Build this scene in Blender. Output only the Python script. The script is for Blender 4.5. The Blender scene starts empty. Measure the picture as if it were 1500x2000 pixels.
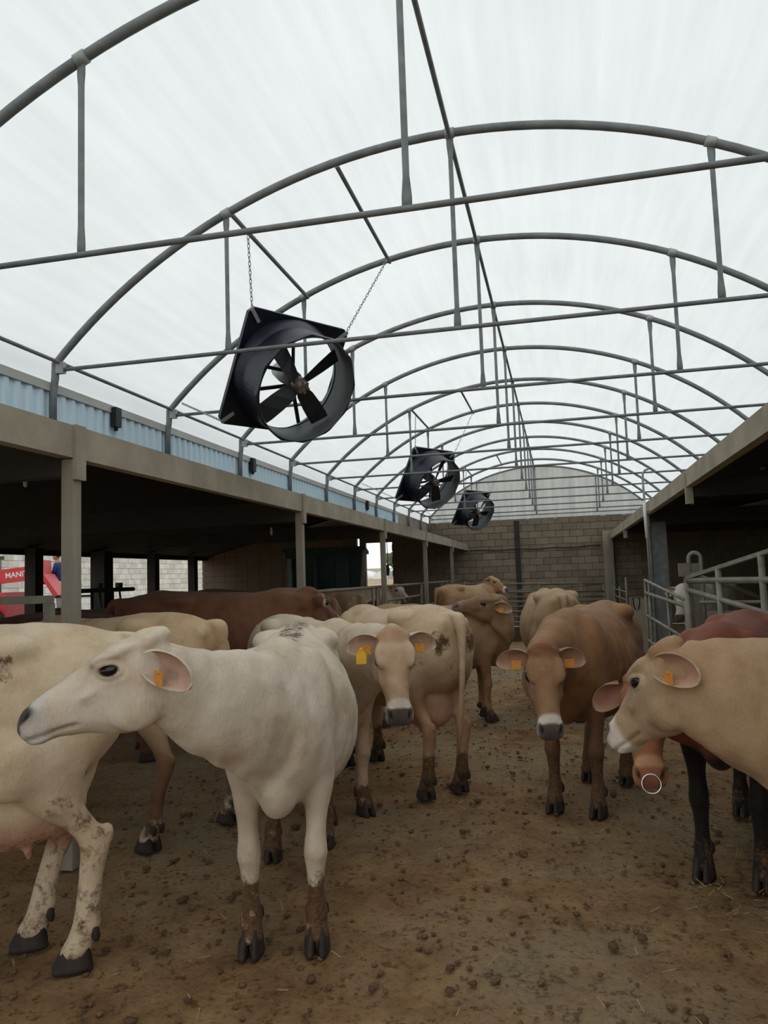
import bpy, bmesh, math, random
import numpy as np
from mathutils import Matrix, Vector

scene = bpy.context.scene
col = scene.collection
# ---------------------------------------------------------------- camera
YAW, PITCH, ROLL = .2234, .0863, -.0340
_f = Vector((-math.sin(YAW) * math.cos(PITCH), math.cos(YAW) * math.cos(PITCH), math.sin(PITCH)))
_r = Vector((math.cos(YAW), math.sin(YAW), 0)); _u = _r.cross(_f)
_r2 = _r * math.cos(ROLL) + _u * math.sin(ROLL); _u2 = _u * math.cos(ROLL) - _r * math.sin(ROLL)
cam_d = bpy.data.cameras.new('camera'); cam = bpy.data.objects.new('camera', cam_d); col.objects.link(cam)
cam_d.sensor_fit = 'VERTICAL'; cam_d.sensor_height = 36; cam_d.sensor_width = 27; cam_d.lens = 27.0; cam_d.clip_start = .05; cam_d.clip_end = 600
cam.matrix_world = Matrix(((_r2.x, _u2.x, -_f.x, 0), (_r2.y, _u2.y, -_f.y, 0), (_r2.z, _u2.z, -_f.z, 1.55), (0, 0, 0, 1)))
scene.camera = cam
# ---------------------------------------------------------------- overcast sky and exposure
world = bpy.data.worlds.new('sky'); scene.world = world; world.use_nodes = True
_bg = world.node_tree.nodes['Background']; _bg.inputs[0].default_value = (.925, .97, .985, 1); _bg.inputs[1].default_value = 1.10
scene.view_settings.view_transform = 'Standard'; scene.view_settings.look = 'None'; scene.view_settings.gamma = 1
scene.view_settings.use_curve_mapping = False; scene.view_settings.exposure = 0.08
scene.cycles.max_bounces = 8; scene.cycles.transparent_max_bounces = 16
scene.cycles.diffuse_bounces = 5

# ---------------------------------------------------------------- helpers
def tag(o, label=None, cat=None, group=None, kind=None):
    if label: o['label'] = label
    if cat: o['category'] = cat
    if group: o['group'] = group
    if kind: o['kind'] = kind
    return o
def empty(name, loc=(0, 0, 0), rz=0.):
    o = bpy.data.objects.new(name, None); col.objects.link(o); o.location = loc; o.rotation_euler = (0, 0, rz); o.empty_display_size = .1; return o
def link(name, me, mat=None, parent=None):
    o = bpy.data.objects.new(name, me); col.objects.link(o)
    if mat is not None and len(me.materials) == 0: me.materials.append(mat)
    if parent is not None: o.parent = parent
    return o
class MB:
    """collects boxes, tubes and quads; build() links them as one mesh object"""
    def __init__(s): s.v = []; s.f = []; s.sm = []
    def add(s, v, f, smooth=False):
        b = len(s.v); s.v += [tuple(p) for p in v]; s.f += [tuple(b + i for i in q) for q in f]; s.sm += [smooth] * len(f); return s
    def box(s, x0, x1, y0, y1, z0, z1):
        v = [(x, y, z) for x in (x0, x1) for y in (y0, y1) for z in (z0, z1)]
        return s.add(v, [(0, 1, 3, 2), (4, 6, 7, 5), (0, 4, 5, 1), (2, 3, 7, 6), (0, 2, 6, 4), (1, 5, 7, 3)])
    def hexa(s, p):
        """8 points: bottom ring then top ring"""
        return s.add(p, [(3, 2, 1, 0), (4, 5, 6, 7), (0, 1, 5, 4), (1, 2, 6, 5), (2, 3, 7, 6), (3, 0, 4, 7)])
    def bar(s, a, b, w, h, up=(0, 0, 1)):
        a = Vector(a); b = Vector(b); d = (b - a).normalized(); x = d.cross(Vector(up)).normalized() * (w / 2); y = x.cross(d).normalized() * (h / 2)
        return s.hexa([a - x - y, a + x - y, b + x - y, b - x - y, a - x + y, a + x + y, b + x + y, b - x + y])
    def tube(s, pts, r, n=10, cap=True, flat=None):
        pts = [Vector(p) for p in pts]; rs = r if isinstance(r, (list, tuple)) else [r] * len(pts); v = []; f = []
        t = (pts[1] - pts[0]).normalized(); ref = Vector((0, 0, 1)) if abs(t.z) < .9 else Vector((0, 1, 0)); a = t.cross(ref).normalized()
        for i, p in enumerate(pts):
            t = (pts[min(i + 1, len(pts) - 1)] - pts[max(i - 1, 0)]).normalized(); a = (a - t * a.dot(t)).normalized(); b = t.cross(a)
            fa, fb = (1, 1) if flat is None else flat[i]
            for k in range(n): th = 2 * math.pi * k / n; v.append(p + a * (math.cos(th) * rs[i] * fa) + b * (math.sin(th) * rs[i] * fb))
        for i in range(len(pts) - 1):
            for k in range(n): k2 = (k + 1) % n; f.append((i * n + k, i * n + k2, (i + 1) * n + k2, (i + 1) * n + k))
        m = len(f)
        if cap: f += [tuple(range(n - 1, -1, -1)), tuple((len(pts) - 1) * n + k for k in range(n))]
        s.add(v, f, True)
        if cap: s.sm[-1] = s.sm[-2] = False
        return s
    def mesh(s, name):
        me = bpy.data.meshes.new(name); me.from_pydata(s.v, [], s.f); me.update(); me.polygons.foreach_set('use_smooth', s.sm); return me
    def build(s, name, mat, parent=None):
        return link(name, s.mesh(name), mat, parent)

# ---------------------------------------------------------------- materials
M = {}
def srgb(r, g, b):
    f = lambda c: ((c / 255 + .055) / 1.055) ** 2.4 if c > 10.3 else c / 255 / 12.92
    return (f(r), f(g), f(b), 1)
def new_mat(name):
    m = bpy.data.materials.new(name); m.use_nodes = True; nt = m.node_tree; return m, nt, nt.nodes['Principled BSDF']
def node(nt, t, **kw):
    n = nt.nodes.new(t)
    for k, v in kw.items():
        if k in n.inputs: n.inputs[k].default_value = v
        else: setattr(n, k, v)
    return n
def noise(nt, scale, detail=4, vec=None, rough=.55):
    n = node(nt, 'ShaderNodeTexNoise', Scale=scale, Detail=detail, Roughness=rough)
    if vec is not None: nt.links.new(vec, n.inputs['Vector'])
    return n.outputs['Fac']
def ramp(nt, fac, stops):
    n = nt.nodes.new('ShaderNodeValToRGB'); e = n.color_ramp.elements
    while len(e) < len(stops): e.new(.5)
    for q, (p, c) in zip(e, stops): q.position = p; q.color = c
    nt.links.new(fac, n.inputs[0]); return n.outputs[0]
def mixc(nt, fac, a, b, blend='MIX'):
    n = node(nt, 'ShaderNodeMix', data_type='RGBA', blend_type=blend)
    for sock, val in ((n.inputs[0], fac), (n.inputs[6], a), (n.inputs[7], b)):
        if isinstance(val, bpy.types.NodeSocket): nt.links.new(val, sock)
        else: sock.default_value = val
    return n.outputs[2]
def math_(nt, op, a, b=None, clamp=False):
    n = node(nt, 'ShaderNodeMath', operation=op, use_clamp=clamp)
    for i, val in enumerate((a, b)):
        if val is None: continue
        if isinstance(val, bpy.types.NodeSocket): nt.links.new(val, n.inputs[i])
        else: n.inputs[i].default_value = val
    return n.outputs[0]
def bump(nt, bs, h, strength=.3, dist=.01):
    b = node(nt, 'ShaderNodeBump', Strength=strength, Distance=dist); nt.links.new(h, b.inputs['Height']); nt.links.new(b.outputs[0], bs.inputs['Normal'])
def coords(nt, kind='Object', scale=(1, 1, 1)):
    t = nt.nodes.new('ShaderNodeTexCoord'); m = node(nt, 'ShaderNodeMapping'); m.inputs['Scale'].default_value = scale; nt.links.new(t.outputs[kind], m.inputs[0]); return m.outputs[0]
def simple(name, c1, c2=None, scale=6, rough=.7, metal=0., bstr=.15, bscale=40, vscale=(1, 1, 1), spec=.5):
    m, nt, bs = new_mat(name); vec = coords(nt, 'Object', vscale)
    bs.inputs['Roughness'].default_value = rough; bs.inputs['Metallic'].default_value = metal; bs.inputs['Specular IOR Level'].default_value = spec
    nt.links.new(ramp(nt, noise(nt, scale, 5, vec), [(.3, srgb(*c1)), (.7, srgb(*(c2 or c1)))]), bs.inputs['Base Color'])
    if bstr: bump(nt, bs, noise(nt, bscale, 3, vec), bstr, .01)
    M[name] = m; return m
simple('galv', (112, 116, 118), (140, 144, 145), 9, .62, .25, .05, 60)
simple('galv_light', (150, 153, 152), (176, 178, 176), 9, .5, .3, .05, 60)
simple('steel_bright', (200, 200, 196), (220, 220, 216), 9, .25, 1., 0)
simple('chain', (150, 150, 148), (185, 185, 182), 20, .4, .8, 0)
simple('rail', (118, 114, 102), (150, 146, 132), 7, .6, .1, .1, 50)
simple('rail_dark', (104, 96, 84), (136, 126, 110), 7, .65, .1, .1, 50)
simple('concrete', (144, 134, 118), (172, 162, 144), 3, .9, 0, .25, 30)
simple('concrete_column', (122, 114, 102), (158, 150, 134), 2.5, .9, 0, .25, 30, (2, 2, .5))
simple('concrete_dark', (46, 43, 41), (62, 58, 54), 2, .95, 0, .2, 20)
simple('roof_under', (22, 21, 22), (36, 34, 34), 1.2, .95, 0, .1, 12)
simple('blue_sheet', (206, 230, 242), (218, 238, 248), 1.5, .45, .1, 0)
simple('gutter', (186, 186, 180), (206, 206, 200), 2, .6, 0, 0)
simple('dark_metal', (26, 30, 34), (40, 44, 48), 5, .5, .2, .05)
simple('fan_plastic', (14, 19, 34), (22, 28, 46), 4, .38, 0., .04, 30)
simple('fan_inner', (70, 72, 76), (88, 90, 94), 4, .5, 0., .04, 30)
simple('fan_blade', (24, 28, 36), (36, 40, 48), 4, .45, .1, .04, 30)
simple('hub_metal', (112, 100, 90), (150, 140, 130), 14, .45, .6, .1, 60)
simple('hoof', (34, 26, 21), (62, 50, 42), 18, .75, 0, .4, 50)
simple('tag', (202, 132, 44), (222, 152, 62), 30, .5, 0, 0)
simple('tag_bright', (236, 176, 20), (246, 190, 34), 30, .45, 0, 0)
simple('red_paint', (196, 44, 48), (214, 60, 62), 3, .4, 0, 0)
simple('rubber', (24, 24, 24), (38, 37, 36), 8, .85, 0, .2)
simple('white_paint', (228, 228, 224), (238, 238, 236), 4, .5, 0, 0)
simple('glass_dark', (18, 22, 26), (26, 30, 34), 2, .08, 0, 0)
simple('machine_green', (14, 40, 34), (24, 52, 44), 3, .5, .1, .05)
simple('machine_light', (92, 124, 104), (110, 140, 118), 3, .5, .1, .05)
simple('navy_cloth', (36, 48, 98), (50, 64, 118), 9, .9, 0, .2)
simple('grey_cloth', (176, 180, 178), (200, 202, 198), 9, .9, 0, .2)
simple('skin', (176, 120, 94), (190, 134, 106), 12, .6, 0, 0)
simple('hair', (32, 26, 22), (46, 38, 32), 40, .8, 0, 0)
simple('bale', (150, 122, 84), (186, 158, 112), 14, .95, 0, .5, 60, (1, 6, 1))
simple('tree_leaf', (66, 84, 62), (96, 112, 84), 3, .9, 0, .3)
simple('bark', (70, 58, 46), (90, 76, 60), 8, .95, 0, .3)
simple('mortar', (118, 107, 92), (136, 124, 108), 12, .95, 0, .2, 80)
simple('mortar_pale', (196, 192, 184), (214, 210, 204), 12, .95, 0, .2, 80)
m, nt, bs = new_mat('eye'); bs.inputs['Base Color'].default_value = srgb(22, 15, 13); bs.inputs['Roughness'].default_value = .08; M['eye'] = m
# coat: painted coat colour with hair-scale variation and caked mud
m, nt, bs = new_mat('coat'); vec = coords(nt, 'Object'); at = node(nt, 'ShaderNodeAttribute', attribute_name='coat'); am = node(nt, 'ShaderNodeAttribute', attribute_name='mud')
big = noise(nt, 4.5, 8, vec, .62); fine = noise(nt, 60, 4, vec, .7); hair = noise(nt, 120, 3, coords(nt, 'Object', (1, 1, .25)), .7)
stain = ramp(nt, big, [(.33, (.62, .53, .43, 1)), (.47, (.88, .82, .74, 1)), (.62, (1, 1, 1, 1))])
c_ = mixc(nt, .75, at.outputs['Color'], stain, 'MULTIPLY'); c_ = mixc(nt, .35, c_, ramp(nt, hair, [(.3, (.72, .70, .68, 1)), (.7, (1, 1, 1, 1))]), 'MULTIPLY')
mm_ = math_(nt, 'SUBTRACT', math_(nt, 'ADD', am.outputs['Fac'], math_(nt, 'MULTIPLY', math_(nt, 'ADD', math_(nt, 'MULTIPLY', noise(nt, 16, 6, vec, .65), .65), math_(nt, 'MULTIPLY', fine, .35)), 1.0)), .92)
mk = math_(nt, 'MULTIPLY', mm_, 7.0, True)
mudc = ramp(nt, fine, [(.3, srgb(58, 39, 25)), (.7, srgb(116, 84, 54))])
nt.links.new(mixc(nt, mk, c_, mudc), bs.inputs['Base Color']); bs.inputs['Roughness'].default_value = .72; bs.inputs['Specular IOR Level'].default_value = .25
bs.inputs['Sheen Weight'].default_value = .08
bump(nt, bs, math_(nt, 'ADD', math_(nt, 'ADD', hair, math_(nt, 'MULTIPLY', noise(nt, 22, 5, vec, .6), 1.6)), math_(nt, 'MULTIPLY', mk, .8)), .4, .008); M['coat'] = m
# ---------------------------------------------------------------- cattle
def catmull(rows, n):
    a = np.array(rows, float); out = []
    for i in range(len(a) - 1):
        p0 = a[max(i - 1, 0)]; p1 = a[i]; p2 = a[i + 1]; p3 = a[min(i + 2, len(a) - 1)]
        for k in range(n):
            t = k / n
            out.append(.5 * (2 * p1 + (p2 - p0) * t + (2 * p0 - 5 * p1 + 4 * p2 - p3) * t * t + (3 * p1 - p0 - 3 * p2 + p3) * t ** 3))
    out.append(a[-1]); return np.array(out)

def unit(v):
    v = np.array(v, float); return v / (np.linalg.norm(v) + 1e-12)

def sstep(a, b, x):
    t = np.clip((x - a) / (b - a), 0, 1); return t * t * (3 - 2 * t)

class Soup:
    """closed lofted volumes that a voxel remesh fuses into one skin"""
    def __init__(s): s.v = []; s.f = []
    def rings(s, rings):
        m = len(rings[0]); b = len(s.v)
        for r in rings: s.v += [tuple(p) for p in r]
        k = len(rings)
        for i in range(k - 1):
            for j in range(m):
                j2 = (j + 1) % m
                s.f.append((b + i * m + j, b + i * m + j2, b + (i + 1) * m + j2, b + (i + 1) * m + j))
        s.f.append(tuple(b + j for j in range(m - 1, -1, -1)))
        s.f.append(tuple(b + (k - 1) * m + j for j in range(m)))
    def loft(s, st, n=22):
        """st: (centre, sideaxis, upaxis, rside, rup, rdown, exp_up, exp_down)"""
        out = []
        th = np.arange(n) * 2 * math.pi / n; c = np.cos(th); si = np.sin(th)
        for ce, A, B, ra, ru, rd, eu, ed in st:
            e = np.where(si >= 0, eu, ed); rr = np.where(si >= 0, ru, rd)
            x = np.sign(c) * np.abs(c) ** (2 / e) * ra; y = np.sign(si) * np.abs(si) ** (2 / e) * rr
            out.append(np.array(ce) + np.outer(x, A) + np.outer(y, B))
        s.rings(out)
    def ball(s, c, r, A=(1, 0, 0), B=(0, 1, 0), n=14):
        A = unit(A); B = unit(B); Cx = np.cross(A, B); rg = []
        for i in range(1, n):
            t = math.pi * i / n
            th = np.arange(n) * 2 * math.pi / n
            rg.append(np.array(c) + np.outer(np.full(n, math.cos(t) * r[2]), Cx) + np.outer(np.cos(th) * math.sin(t) * r[0], A) + np.outer(np.sin(th) * math.sin(t) * r[1], B))
        s.rings(rg[::-1])

HL = .92      # head length factor
TORSO = [  # x, top, bottom, half width, exponent top, exponent bottom
    (-.80, 1.27, .99, .11, 2.0, 2.0), (-.75, 1.32, .86, .20, 2.0, 2.0), (-.60, 1.365, .73, .255, 1.9, 2.1), (-.40, 1.385, .68, .265, 1.8, 2.2),
    (-.20, 1.375, .645, .285, 1.75, 2.2), (.02, 1.355, .58, .335, 1.8, 2.2), (.22, 1.345, .54, .355, 1.8, 2.2), (.42, 1.355, .555, .325, 1.75, 2.2),
    (.58, 1.375, .60, .275, 1.65, 2.2), (.72, 1.365, .635, .24, 1.6, 2.2), (.84, 1.31, .68, .20, 1.7, 2.1), (.95, 1.20, .78, .13, 2.0, 2.0)]
HEADST = [  # along, top, bottom, half width, exponent
    (-.045, .02, -.14, .055, 2.2), (.0, .05, -.19, .092, 2.2), (.06, .06, -.225, .110, 2.4), (.12, .066, -.245, .112, 2.5), (.17, .058, -.247, .108, 2.5),
    (.23, .038, -.232, .092, 2.5), (.29, .016, -.212, .077, 2.5), (.35, -.003, -.193, .068, 2.5), (.405, -.018, -.182, .066, 2.6), (.445, -.030, -.178, .072, 2.8),
    (.475, -.042, -.178, .077, 2.8), (.50, -.058, -.174, .076, 2.7), (.522, -.082, -.164, .063, 2.5), (.533, -.105, -.148, .038, 2.3)]
FRONT = [  # x, y, z, r side, r fore-aft
    (.70, .13, 1.06, .075, .15), (.70, .155, .94, .088, .155), (.67, .165, .83, .088, .135), (.645, .165, .74, .075, .105), (.65, .16, .64, .060, .078), (.66, .155, .53, .047, .055),
    (.668, .15, .46, .050, .054), (.672, .15, .41, .050, .053), (.664, .148, .36, .040, .043), (.66, .147, .28, .033, .037), (.657, .147, .20, .035, .040), (.658, .147, .155, .044, .048),
    (.675, .147, .115, .042, .044), (.69, .147, .08, .048, .052), (.695, .147, .05, .044, .048)]
HIND = [
    (-.50, .10, 1.15, .10, .22), (-.49, .145, 1.0, .115, .25), (-.45, .17, .88, .112, .235), (-.43, .178, .78, .095, .18), (-.465, .172, .69, .072, .125), (-.53, .163, .61, .053, .088),
    (-.60, .157, .54, .043, .068), (-.632, .153, .485, .046, .062), (-.63, .15, .43, .043, .052), (-.617, .149, .36, .036, .042), (-.605, .148, .27, .035, .041), (-.598, .148, .20, .038, .044),
    (-.595, .148, .16, .046, .050), (-.575, .148, .118, .043, .046), (-.558, .148, .08, .049, .053), (-.553, .148, .05, .045, .049)]

def vnoise(p, f, seed=0):
    """cheap smooth value noise on points"""
    p = p * f + seed * 17.31; i = np.floor(p).astype(np.int64); u = p - i; u = u * u * (3 - 2 * u); r = 0
    for dx in (0, 1):
        for dy in (0, 1):
            for dz in (0, 1):
                h = (i[:, 0] + dx) * 374761393 + (i[:, 1] + dy) * 668265263 + (i[:, 2] + dz) * 2147483647 // 7
                h = (h ^ (h >> 13)) * 1274126177; h = ((h ^ (h >> 16)) & 0xffff) / 65535.
                r = r + h * np.where(dx, u[:, 0], 1 - u[:, 0]) * np.where(dy, u[:, 1], 1 - u[:, 1]) * np.where(dz, u[:, 2], 1 - u[:, 2])
    return r

def vnormals(v, f):
    n = np.zeros_like(v); fn = np.cross(v[f[:, 2]] - v[f[:, 0]], v[f[:, 3]] - v[f[:, 1]])
    for k in range(4):
        for a in range(3): n[:, a] += np.bincount(f[:, k], fn[:, a], len(v))
    return n / (np.linalg.norm(n, axis=1, keepdims=True) + 1e-12)

def lin(r, g, b):
    return np.array([((c / 255 + .055) / 1.055) ** 2.4 if c > 10 else c / 255 / 12.92 for c in (r, g, b)])

def make_cow(name, label, loc, heading, poll, look, scale=1., head_up=(0, 0, 1), head_scale=1., feet=None, vox=.014, udder=False, tail=(0, 0), fat=1., thin=0.,
             coat=(214, 196, 172), face=None, belly=None, legs=None, poll_col=None, muzzle=(222, 214, 204), nose=(92, 84, 80), socks=None, mud=.55, mud_top=.5, blotches=(), tags=(0, 0), hanging_tag=0, ears=(((-.05, 1, -.1), None), ((-.05, 1, -.1), None)),
             ring=False, seed=1, group='cattle standing in the yard', neck_fat=1., parts=True, eyes=True, category='cow', curl=0., neck_lift=0., back_dirt=0.):
    """loc: ground point under the body; heading: world direction; poll/look: world point of the poll, world direction of the face"""
    h = unit((heading[0], heading[1], 0)); l = np.array((-h[1], h[0], 0.)); up = np.array((0, 0, 1.)); org = np.array((loc[0], loc[1], 0.))
    L2 = lambda w: np.array([(np.array(w, float) - org) @ h, (np.array(w, float) - org) @ l, w[2]]) / scale
    Ld = lambda w: unit([np.array(w, float) @ h, np.array(w, float) @ l, w[2]])
    S = Soup(); X = np.array((1., 0, 0)); Y = np.array((0, 1., 0)); Z = np.array((0, 0, 1.))
    st = []
    for x, t, b, w, eu, ed in catmull(TORSO, 3):
        zc = b + (t - b) * .52
        st.append(((x, 0, zc), Y, Z, w * fat, t - zc, zc - b, eu, ed))
    S.loft(st, 28)
    for sy in (1, -1):                                              # hooks, pins, shoulder blade, stifle
        S.ball((-.30, sy * .16, 1.285), (.15, .095, .07)); S.ball((-.76, sy * .10, 1.24), (.055, .045, .06))
        S.ball((.60, sy * .135 * fat, 1.06), (.17, .115, .27)); S.ball((-.33, sy * .225, .86), (.15, .08, .17)); S.ball((.78, sy * .13, .92), (.11, .085, .12))
    S.ball((.80, 0, .76), (.15, .10, .16))                           # brisket
    off = feet or {}
    fpos = []
    for tab, key, top, bot in ((FRONT, 'f', .90, .40), (HIND, 'h', .95, .45)):
        for sy, sd in ((1, 'l'), (-1, 'r')):
            dx, dy, dz = off.get(key + sd, (0, 0, 0)); st = []
            for x, y, z, rs, rf in catmull(tab, 2):
                k = sstep(top, .15, z) if z < top else 0.
                if dz: k2 = sstep(.7, .2, z)
                else: k2 = 0
                rs *= 1.0 + .16 * sstep(.5, .35, z); rf *= 1.0 + .16 * sstep(.5, .35, z)
                st.append(((x + dx * k, sy * (y * (fat ** .5 if z > .6 else 1) + dy * k), z + dz * k2), Y, X, rs, rf, rf, 2.1, 2.1))
            S.loft(st, 16)
            if key == 'h': S.ball((-.685 + dx * .62, sy * (.153 + dy * .62), .515 + dz * .4), (.03, .022, .045))      # point of hock
            z0 = (tab[-1][0] + dx, sy * (tab[-1][1] + dy), dz); fpos.append(z0)
    if udder:
        S.ball((-.33, 0, .615), (.25, .17, .155)); S.ball((-.50, 0, .64), (.13, .15, .16))
        for tx in (-.22, -.40):
            for ty in (-.075, .075): S.loft([((tx, ty, .54), X, Y, .024, .024, .024, 2, 2), ((tx, ty, .45), X, Y, .018, .018, .018, 2, 2), ((tx, ty, .425), X, Y, .01, .01, .01, 2, 2)], 8)
    tl = [(-.74, 0, 1.33), (-.82, 0, 1.315), (-.865, .1 * tail[0], 1.22), (-.88, .3 * tail[0], 1.0), (-.875, .7 * tail[0], .78), (-.86, tail[0], .58), (-.855, 1.1 * tail[0], .44)]
    tr = [.055, .052, .044, .034, .025, .034, .012]
    S.loft([((x + tail[1] * (1.33 - z), y, z), Y, X, r, r, r, 2, 2) for (x, y, z), r in zip(catmull(tl, 3), catmull([(r,) for r in tr], 3)[:, 0])], 10)
    # head frame
    O = L2(poll); D = Ld(look); U0 = Ld(head_up); V = unit(np.cross(U0, D)); Wv = np.cross(D, V); hs = head_scale
    def HP(u, v, w): return O + (D * (u * HL) + V * v + Wv * w) * hs
    S.loft([(HP(u, 0, (t + b) / 2), V, Wv, w * hs, (t - b) / 2 * hs, (t - b) / 2 * hs, e, e * .9) for u, t, b, w, e in catmull(HEADST, 3)], 24)
    for sv in (1, -1):
        S.ball(HP(.145, sv * .080, .028), (.085 * hs, .040 * hs, .026 * hs), unit(D - .12 * Wv), V)         # brow
        S.ball(HP(.215, sv * .082, -.062), (.085 * hs, .022 * hs, .018 * hs), unit(D - .25 * Wv), V)   # face crest
        S.ball(HP(.15, sv * .098, -.045), (.05 * hs, .022 * hs, .02 * hs), D, V)            # cheek bone
        S.ball(HP(.465, sv * .045, -.15), (.05 * hs, .03 * hs, .03 * hs), D, V)             # lip
        S.ball(HP(.12, sv * .075, -.16), (.10 * hs, .045 * hs, .085 * hs), D, V)           # cheek
        S.ball(HP(.015, sv * .070, .035), (.035 * hs, .032 * hs, .028 * hs), D, V)           # horn bud
        S.ball(HP(.008, sv * .068, -.04), (.032 * hs, .03 * hs, .034 * hs), D, V)              # ear root
    S.ball(HP(.02, 0, .038), (.085 * hs, .075 * hs, .040 * hs), D, V)                        # poll
    # neck
    P0 = np.array((.66, 0, 1.03)); E = HP(.03, 0, -.085); P3 = E
    P1 = P0 + np.array((.30, 0, .06 + neck_lift)); P2 = E - D * .10 * hs - Wv * .16 * hs + np.array((-.03, 0, .02))
    if curl: P2 = E + np.array((.10, 0, -.12)) * curl - D * .06
    st = []; N = 12; Upb = unit(np.array((-.25, 0, 1.)))
    for i in range(N + 1):
        t = i / N; c = (1 - t) ** 3 * P0 + 3 * (1 - t) ** 2 * t * P1 + 3 * (1 - t) * t * t * P2 + t ** 3 * P3
        tg = unit(3 * (1 - t) ** 2 * (P1 - P0) + 6 * (1 - t) * t * (P2 - P1) + 3 * t * t * (P3 - P2))
        u_ = unit(Upb * (1 - t) + Wv * t + np.array((0, 0, .35))); A = unit(np.cross(u_, tg)); B = np.cross(tg, A)
        hh = (.335 * (1 - t) ** 1.2 + .145 * (1 - (1 - t) ** 1.2)) * neck_fat; ww = (.185 * (1 - t) + .092 * t) * neck_fat
        st.append((c, A, B, ww, hh * .95, hh * 1.05, 2.0, 1.8))
    S.loft(st, 22)
    dl = []
    for i, t in enumerate((0., .15, .3, .5, .7, .85)):                # dewlap: thin fold under the throat
        c = (1 - t) ** 3 * P0 + 3 * (1 - t) ** 2 * t * P1 + 3 * (1 - t) * t * t * P2 + t ** 3 * P3
        tg = unit(3 * (1 - t) ** 2 * (P1 - P0) + 6 * (1 - t) * t * (P2 - P1) + 3 * t * t * (P3 - P2)); u_ = np.array((0, 0, 1.)); A = unit(np.cross(u_, tg)); B = np.cross(tg, A)
        hh = (.335 * (1 - t) ** 1.2 + .145 * (1 - (1 - t) ** 1.2)) * neck_fat
        dl.append((c - B * hh * .85, A, B, .05 - .012 * t, hh * .4, (.13, .12, .10, .08, .055, .03)[i], 2., 1.6))
    S.loft(dl, 14)
    tm = bpy.data.meshes.new('t'); tm.from_pydata([tuple(np.array(p) * scale) for p in S.v], [], S.f); tm.update()
    to = bpy.data.objects.new('t', tm); col.objects.link(to)
    md = to.modifiers.new('r', 'REMESH'); md.mode = 'VOXEL'; md.voxel_size = vox
    dg = bpy.context.evaluated_depsgraph_get(); ev = to.evaluated_get(dg); em = ev.to_mesh()
    nv = len(em.vertices); v = np.empty(nv * 3); em.vertices.foreach_get('co', v); v = v.reshape(-1, 3)
    nf = len(em.polygons); f = np.empty(nf * 4, np.int32); em.loops.foreach_get('vertex_index', f); f = f.reshape(-1, 4)
    ne = len(em.edges); ed = np.empty(ne * 2, np.int32); em.edges.foreach_get('vertices', ed); ed = ed.reshape(-1, 2)
    ev.to_mesh_clear(); bpy.data.objects.remove(to); bpy.data.meshes.remove(tm)
    v = v / scale; vs = vox / scale
    deg = np.bincount(ed.ravel(), minlength=nv).astype(float)[:, None]
    def lap(x):
        o = np.empty_like(x)
        for a in range(3): o[:, a] = np.bincount(ed[:, 0], x[ed[:, 1], a], nv) + np.bincount(ed[:, 1], x[ed[:, 0], a], nv)
        return o / deg - x
    rel = (v - O) / hs; hu, hv, hw = rel @ D / HL, rel @ V, rel @ Wv
    inhead = sstep(-.10, .04, hu) * sstep(.40, .30, np.linalg.norm(rel - D * .24, axis=1))
    wgt = (sstep(.40, .75, v[:, 2]) * (1 - .75 * inhead) * .9 + .1)[:, None]
    for _ in range(int(min(60, 16 * (.012 / vs) ** 2)) + 3): v = v + .5 * wgt * lap(v)
    for _ in range(5): v = v + .5 * lap(v); v = v - .52 * lap(v)
    nrm = vnormals(v, f)
    # carved features
    rel = (v - O) / hs; hu, hv, hw = rel @ D / HL, rel @ V, rel @ Wv; av = np.abs(hv)
    ribs = sstep(-.10, .02, v[:, 0]) * sstep(.62, .45, v[:, 0]) * sstep(.66, .80, v[:, 2]) * sstep(1.30, 1.2, v[:, 2]) * (1 - inhead)
    v += nrm * (ribs * np.sin((v[:, 0] + .22 * v[:, 2]) * 2 * math.pi / .095) * (.0018 + .004 * thin))[:, None]
    body = (1 - inhead)
    v += nrm * (body * sstep(.5, .8, v[:, 2]) * ((vnoise(v, 6., seed) - .5) * .022 + (vnoise(v, 15., seed + 9) - .5) * .007))[:, None]
    v -= nrm * (body * thin * .03 * np.exp(-((v[:, 0] + .12) / .10) ** 2 - ((v[:, 2] - 1.14) / .10) ** 2))[:, None]     # hollow flank
    eu, evv, ew = .168, .108, -.016
    de = np.sqrt(((hu - eu) * .72) ** 2 + ((av - evv) * .5) ** 2 + ((hw - ew - .12 * (hu - eu)) * 1.25) ** 2)
    v += nrm * (.008 * hs * np.exp(-((de - .029) / .008) ** 2) - .012 * hs * np.exp(-(de / .018) ** 2) - .004 * hs * np.exp(-((de - .044) / .008) ** 2))[:, None]
    nd = np.sqrt(((hu - .492) * .8) ** 2 + ((av - .053) * 1.1) ** 2 + ((hw + .082 - .9 * (av - .053)) * .9) ** 2)
    nfr = nrm @ (D * .75 + Wv * .66)
    v -= nrm * (.020 * hs * np.exp(-(nd / .019) ** 2) - .006 * hs * np.exp(-((nd - .034) / .010) ** 2))[:, None]
    mw = -.150 - .20 * (.50 - hu) ** 2
    mg = np.exp(-((hw - mw) / .007) ** 2) * sstep(.31, .35, hu) * sstep(.54, .50, hu)
    v -= nrm * (.010 * hs * mg)[:, None]
    wr = inhead * (vnoise(rel * np.array((1., 1., 1.)), 22., seed + 3) - .5) * .006 * sstep(.45, .38, hu)
    v += nrm * wr[:, None]
    if vox < .012:      # skin folds where the neck turns
        nk = sstep(.62, .9, v[:, 0]) * (1 - inhead) * sstep(.7, .85, v[:, 2])
        v += nrm * (nk * (vnoise(v @ np.array([[2.2, 0, 0], [0, 2.2, 0], [0, 0, .7]]), 7., seed + 5) - .5) * .018)[:, None]
    # paint
    cb = lin(*coat); c = np.tile(cb, (nv, 1))
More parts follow.
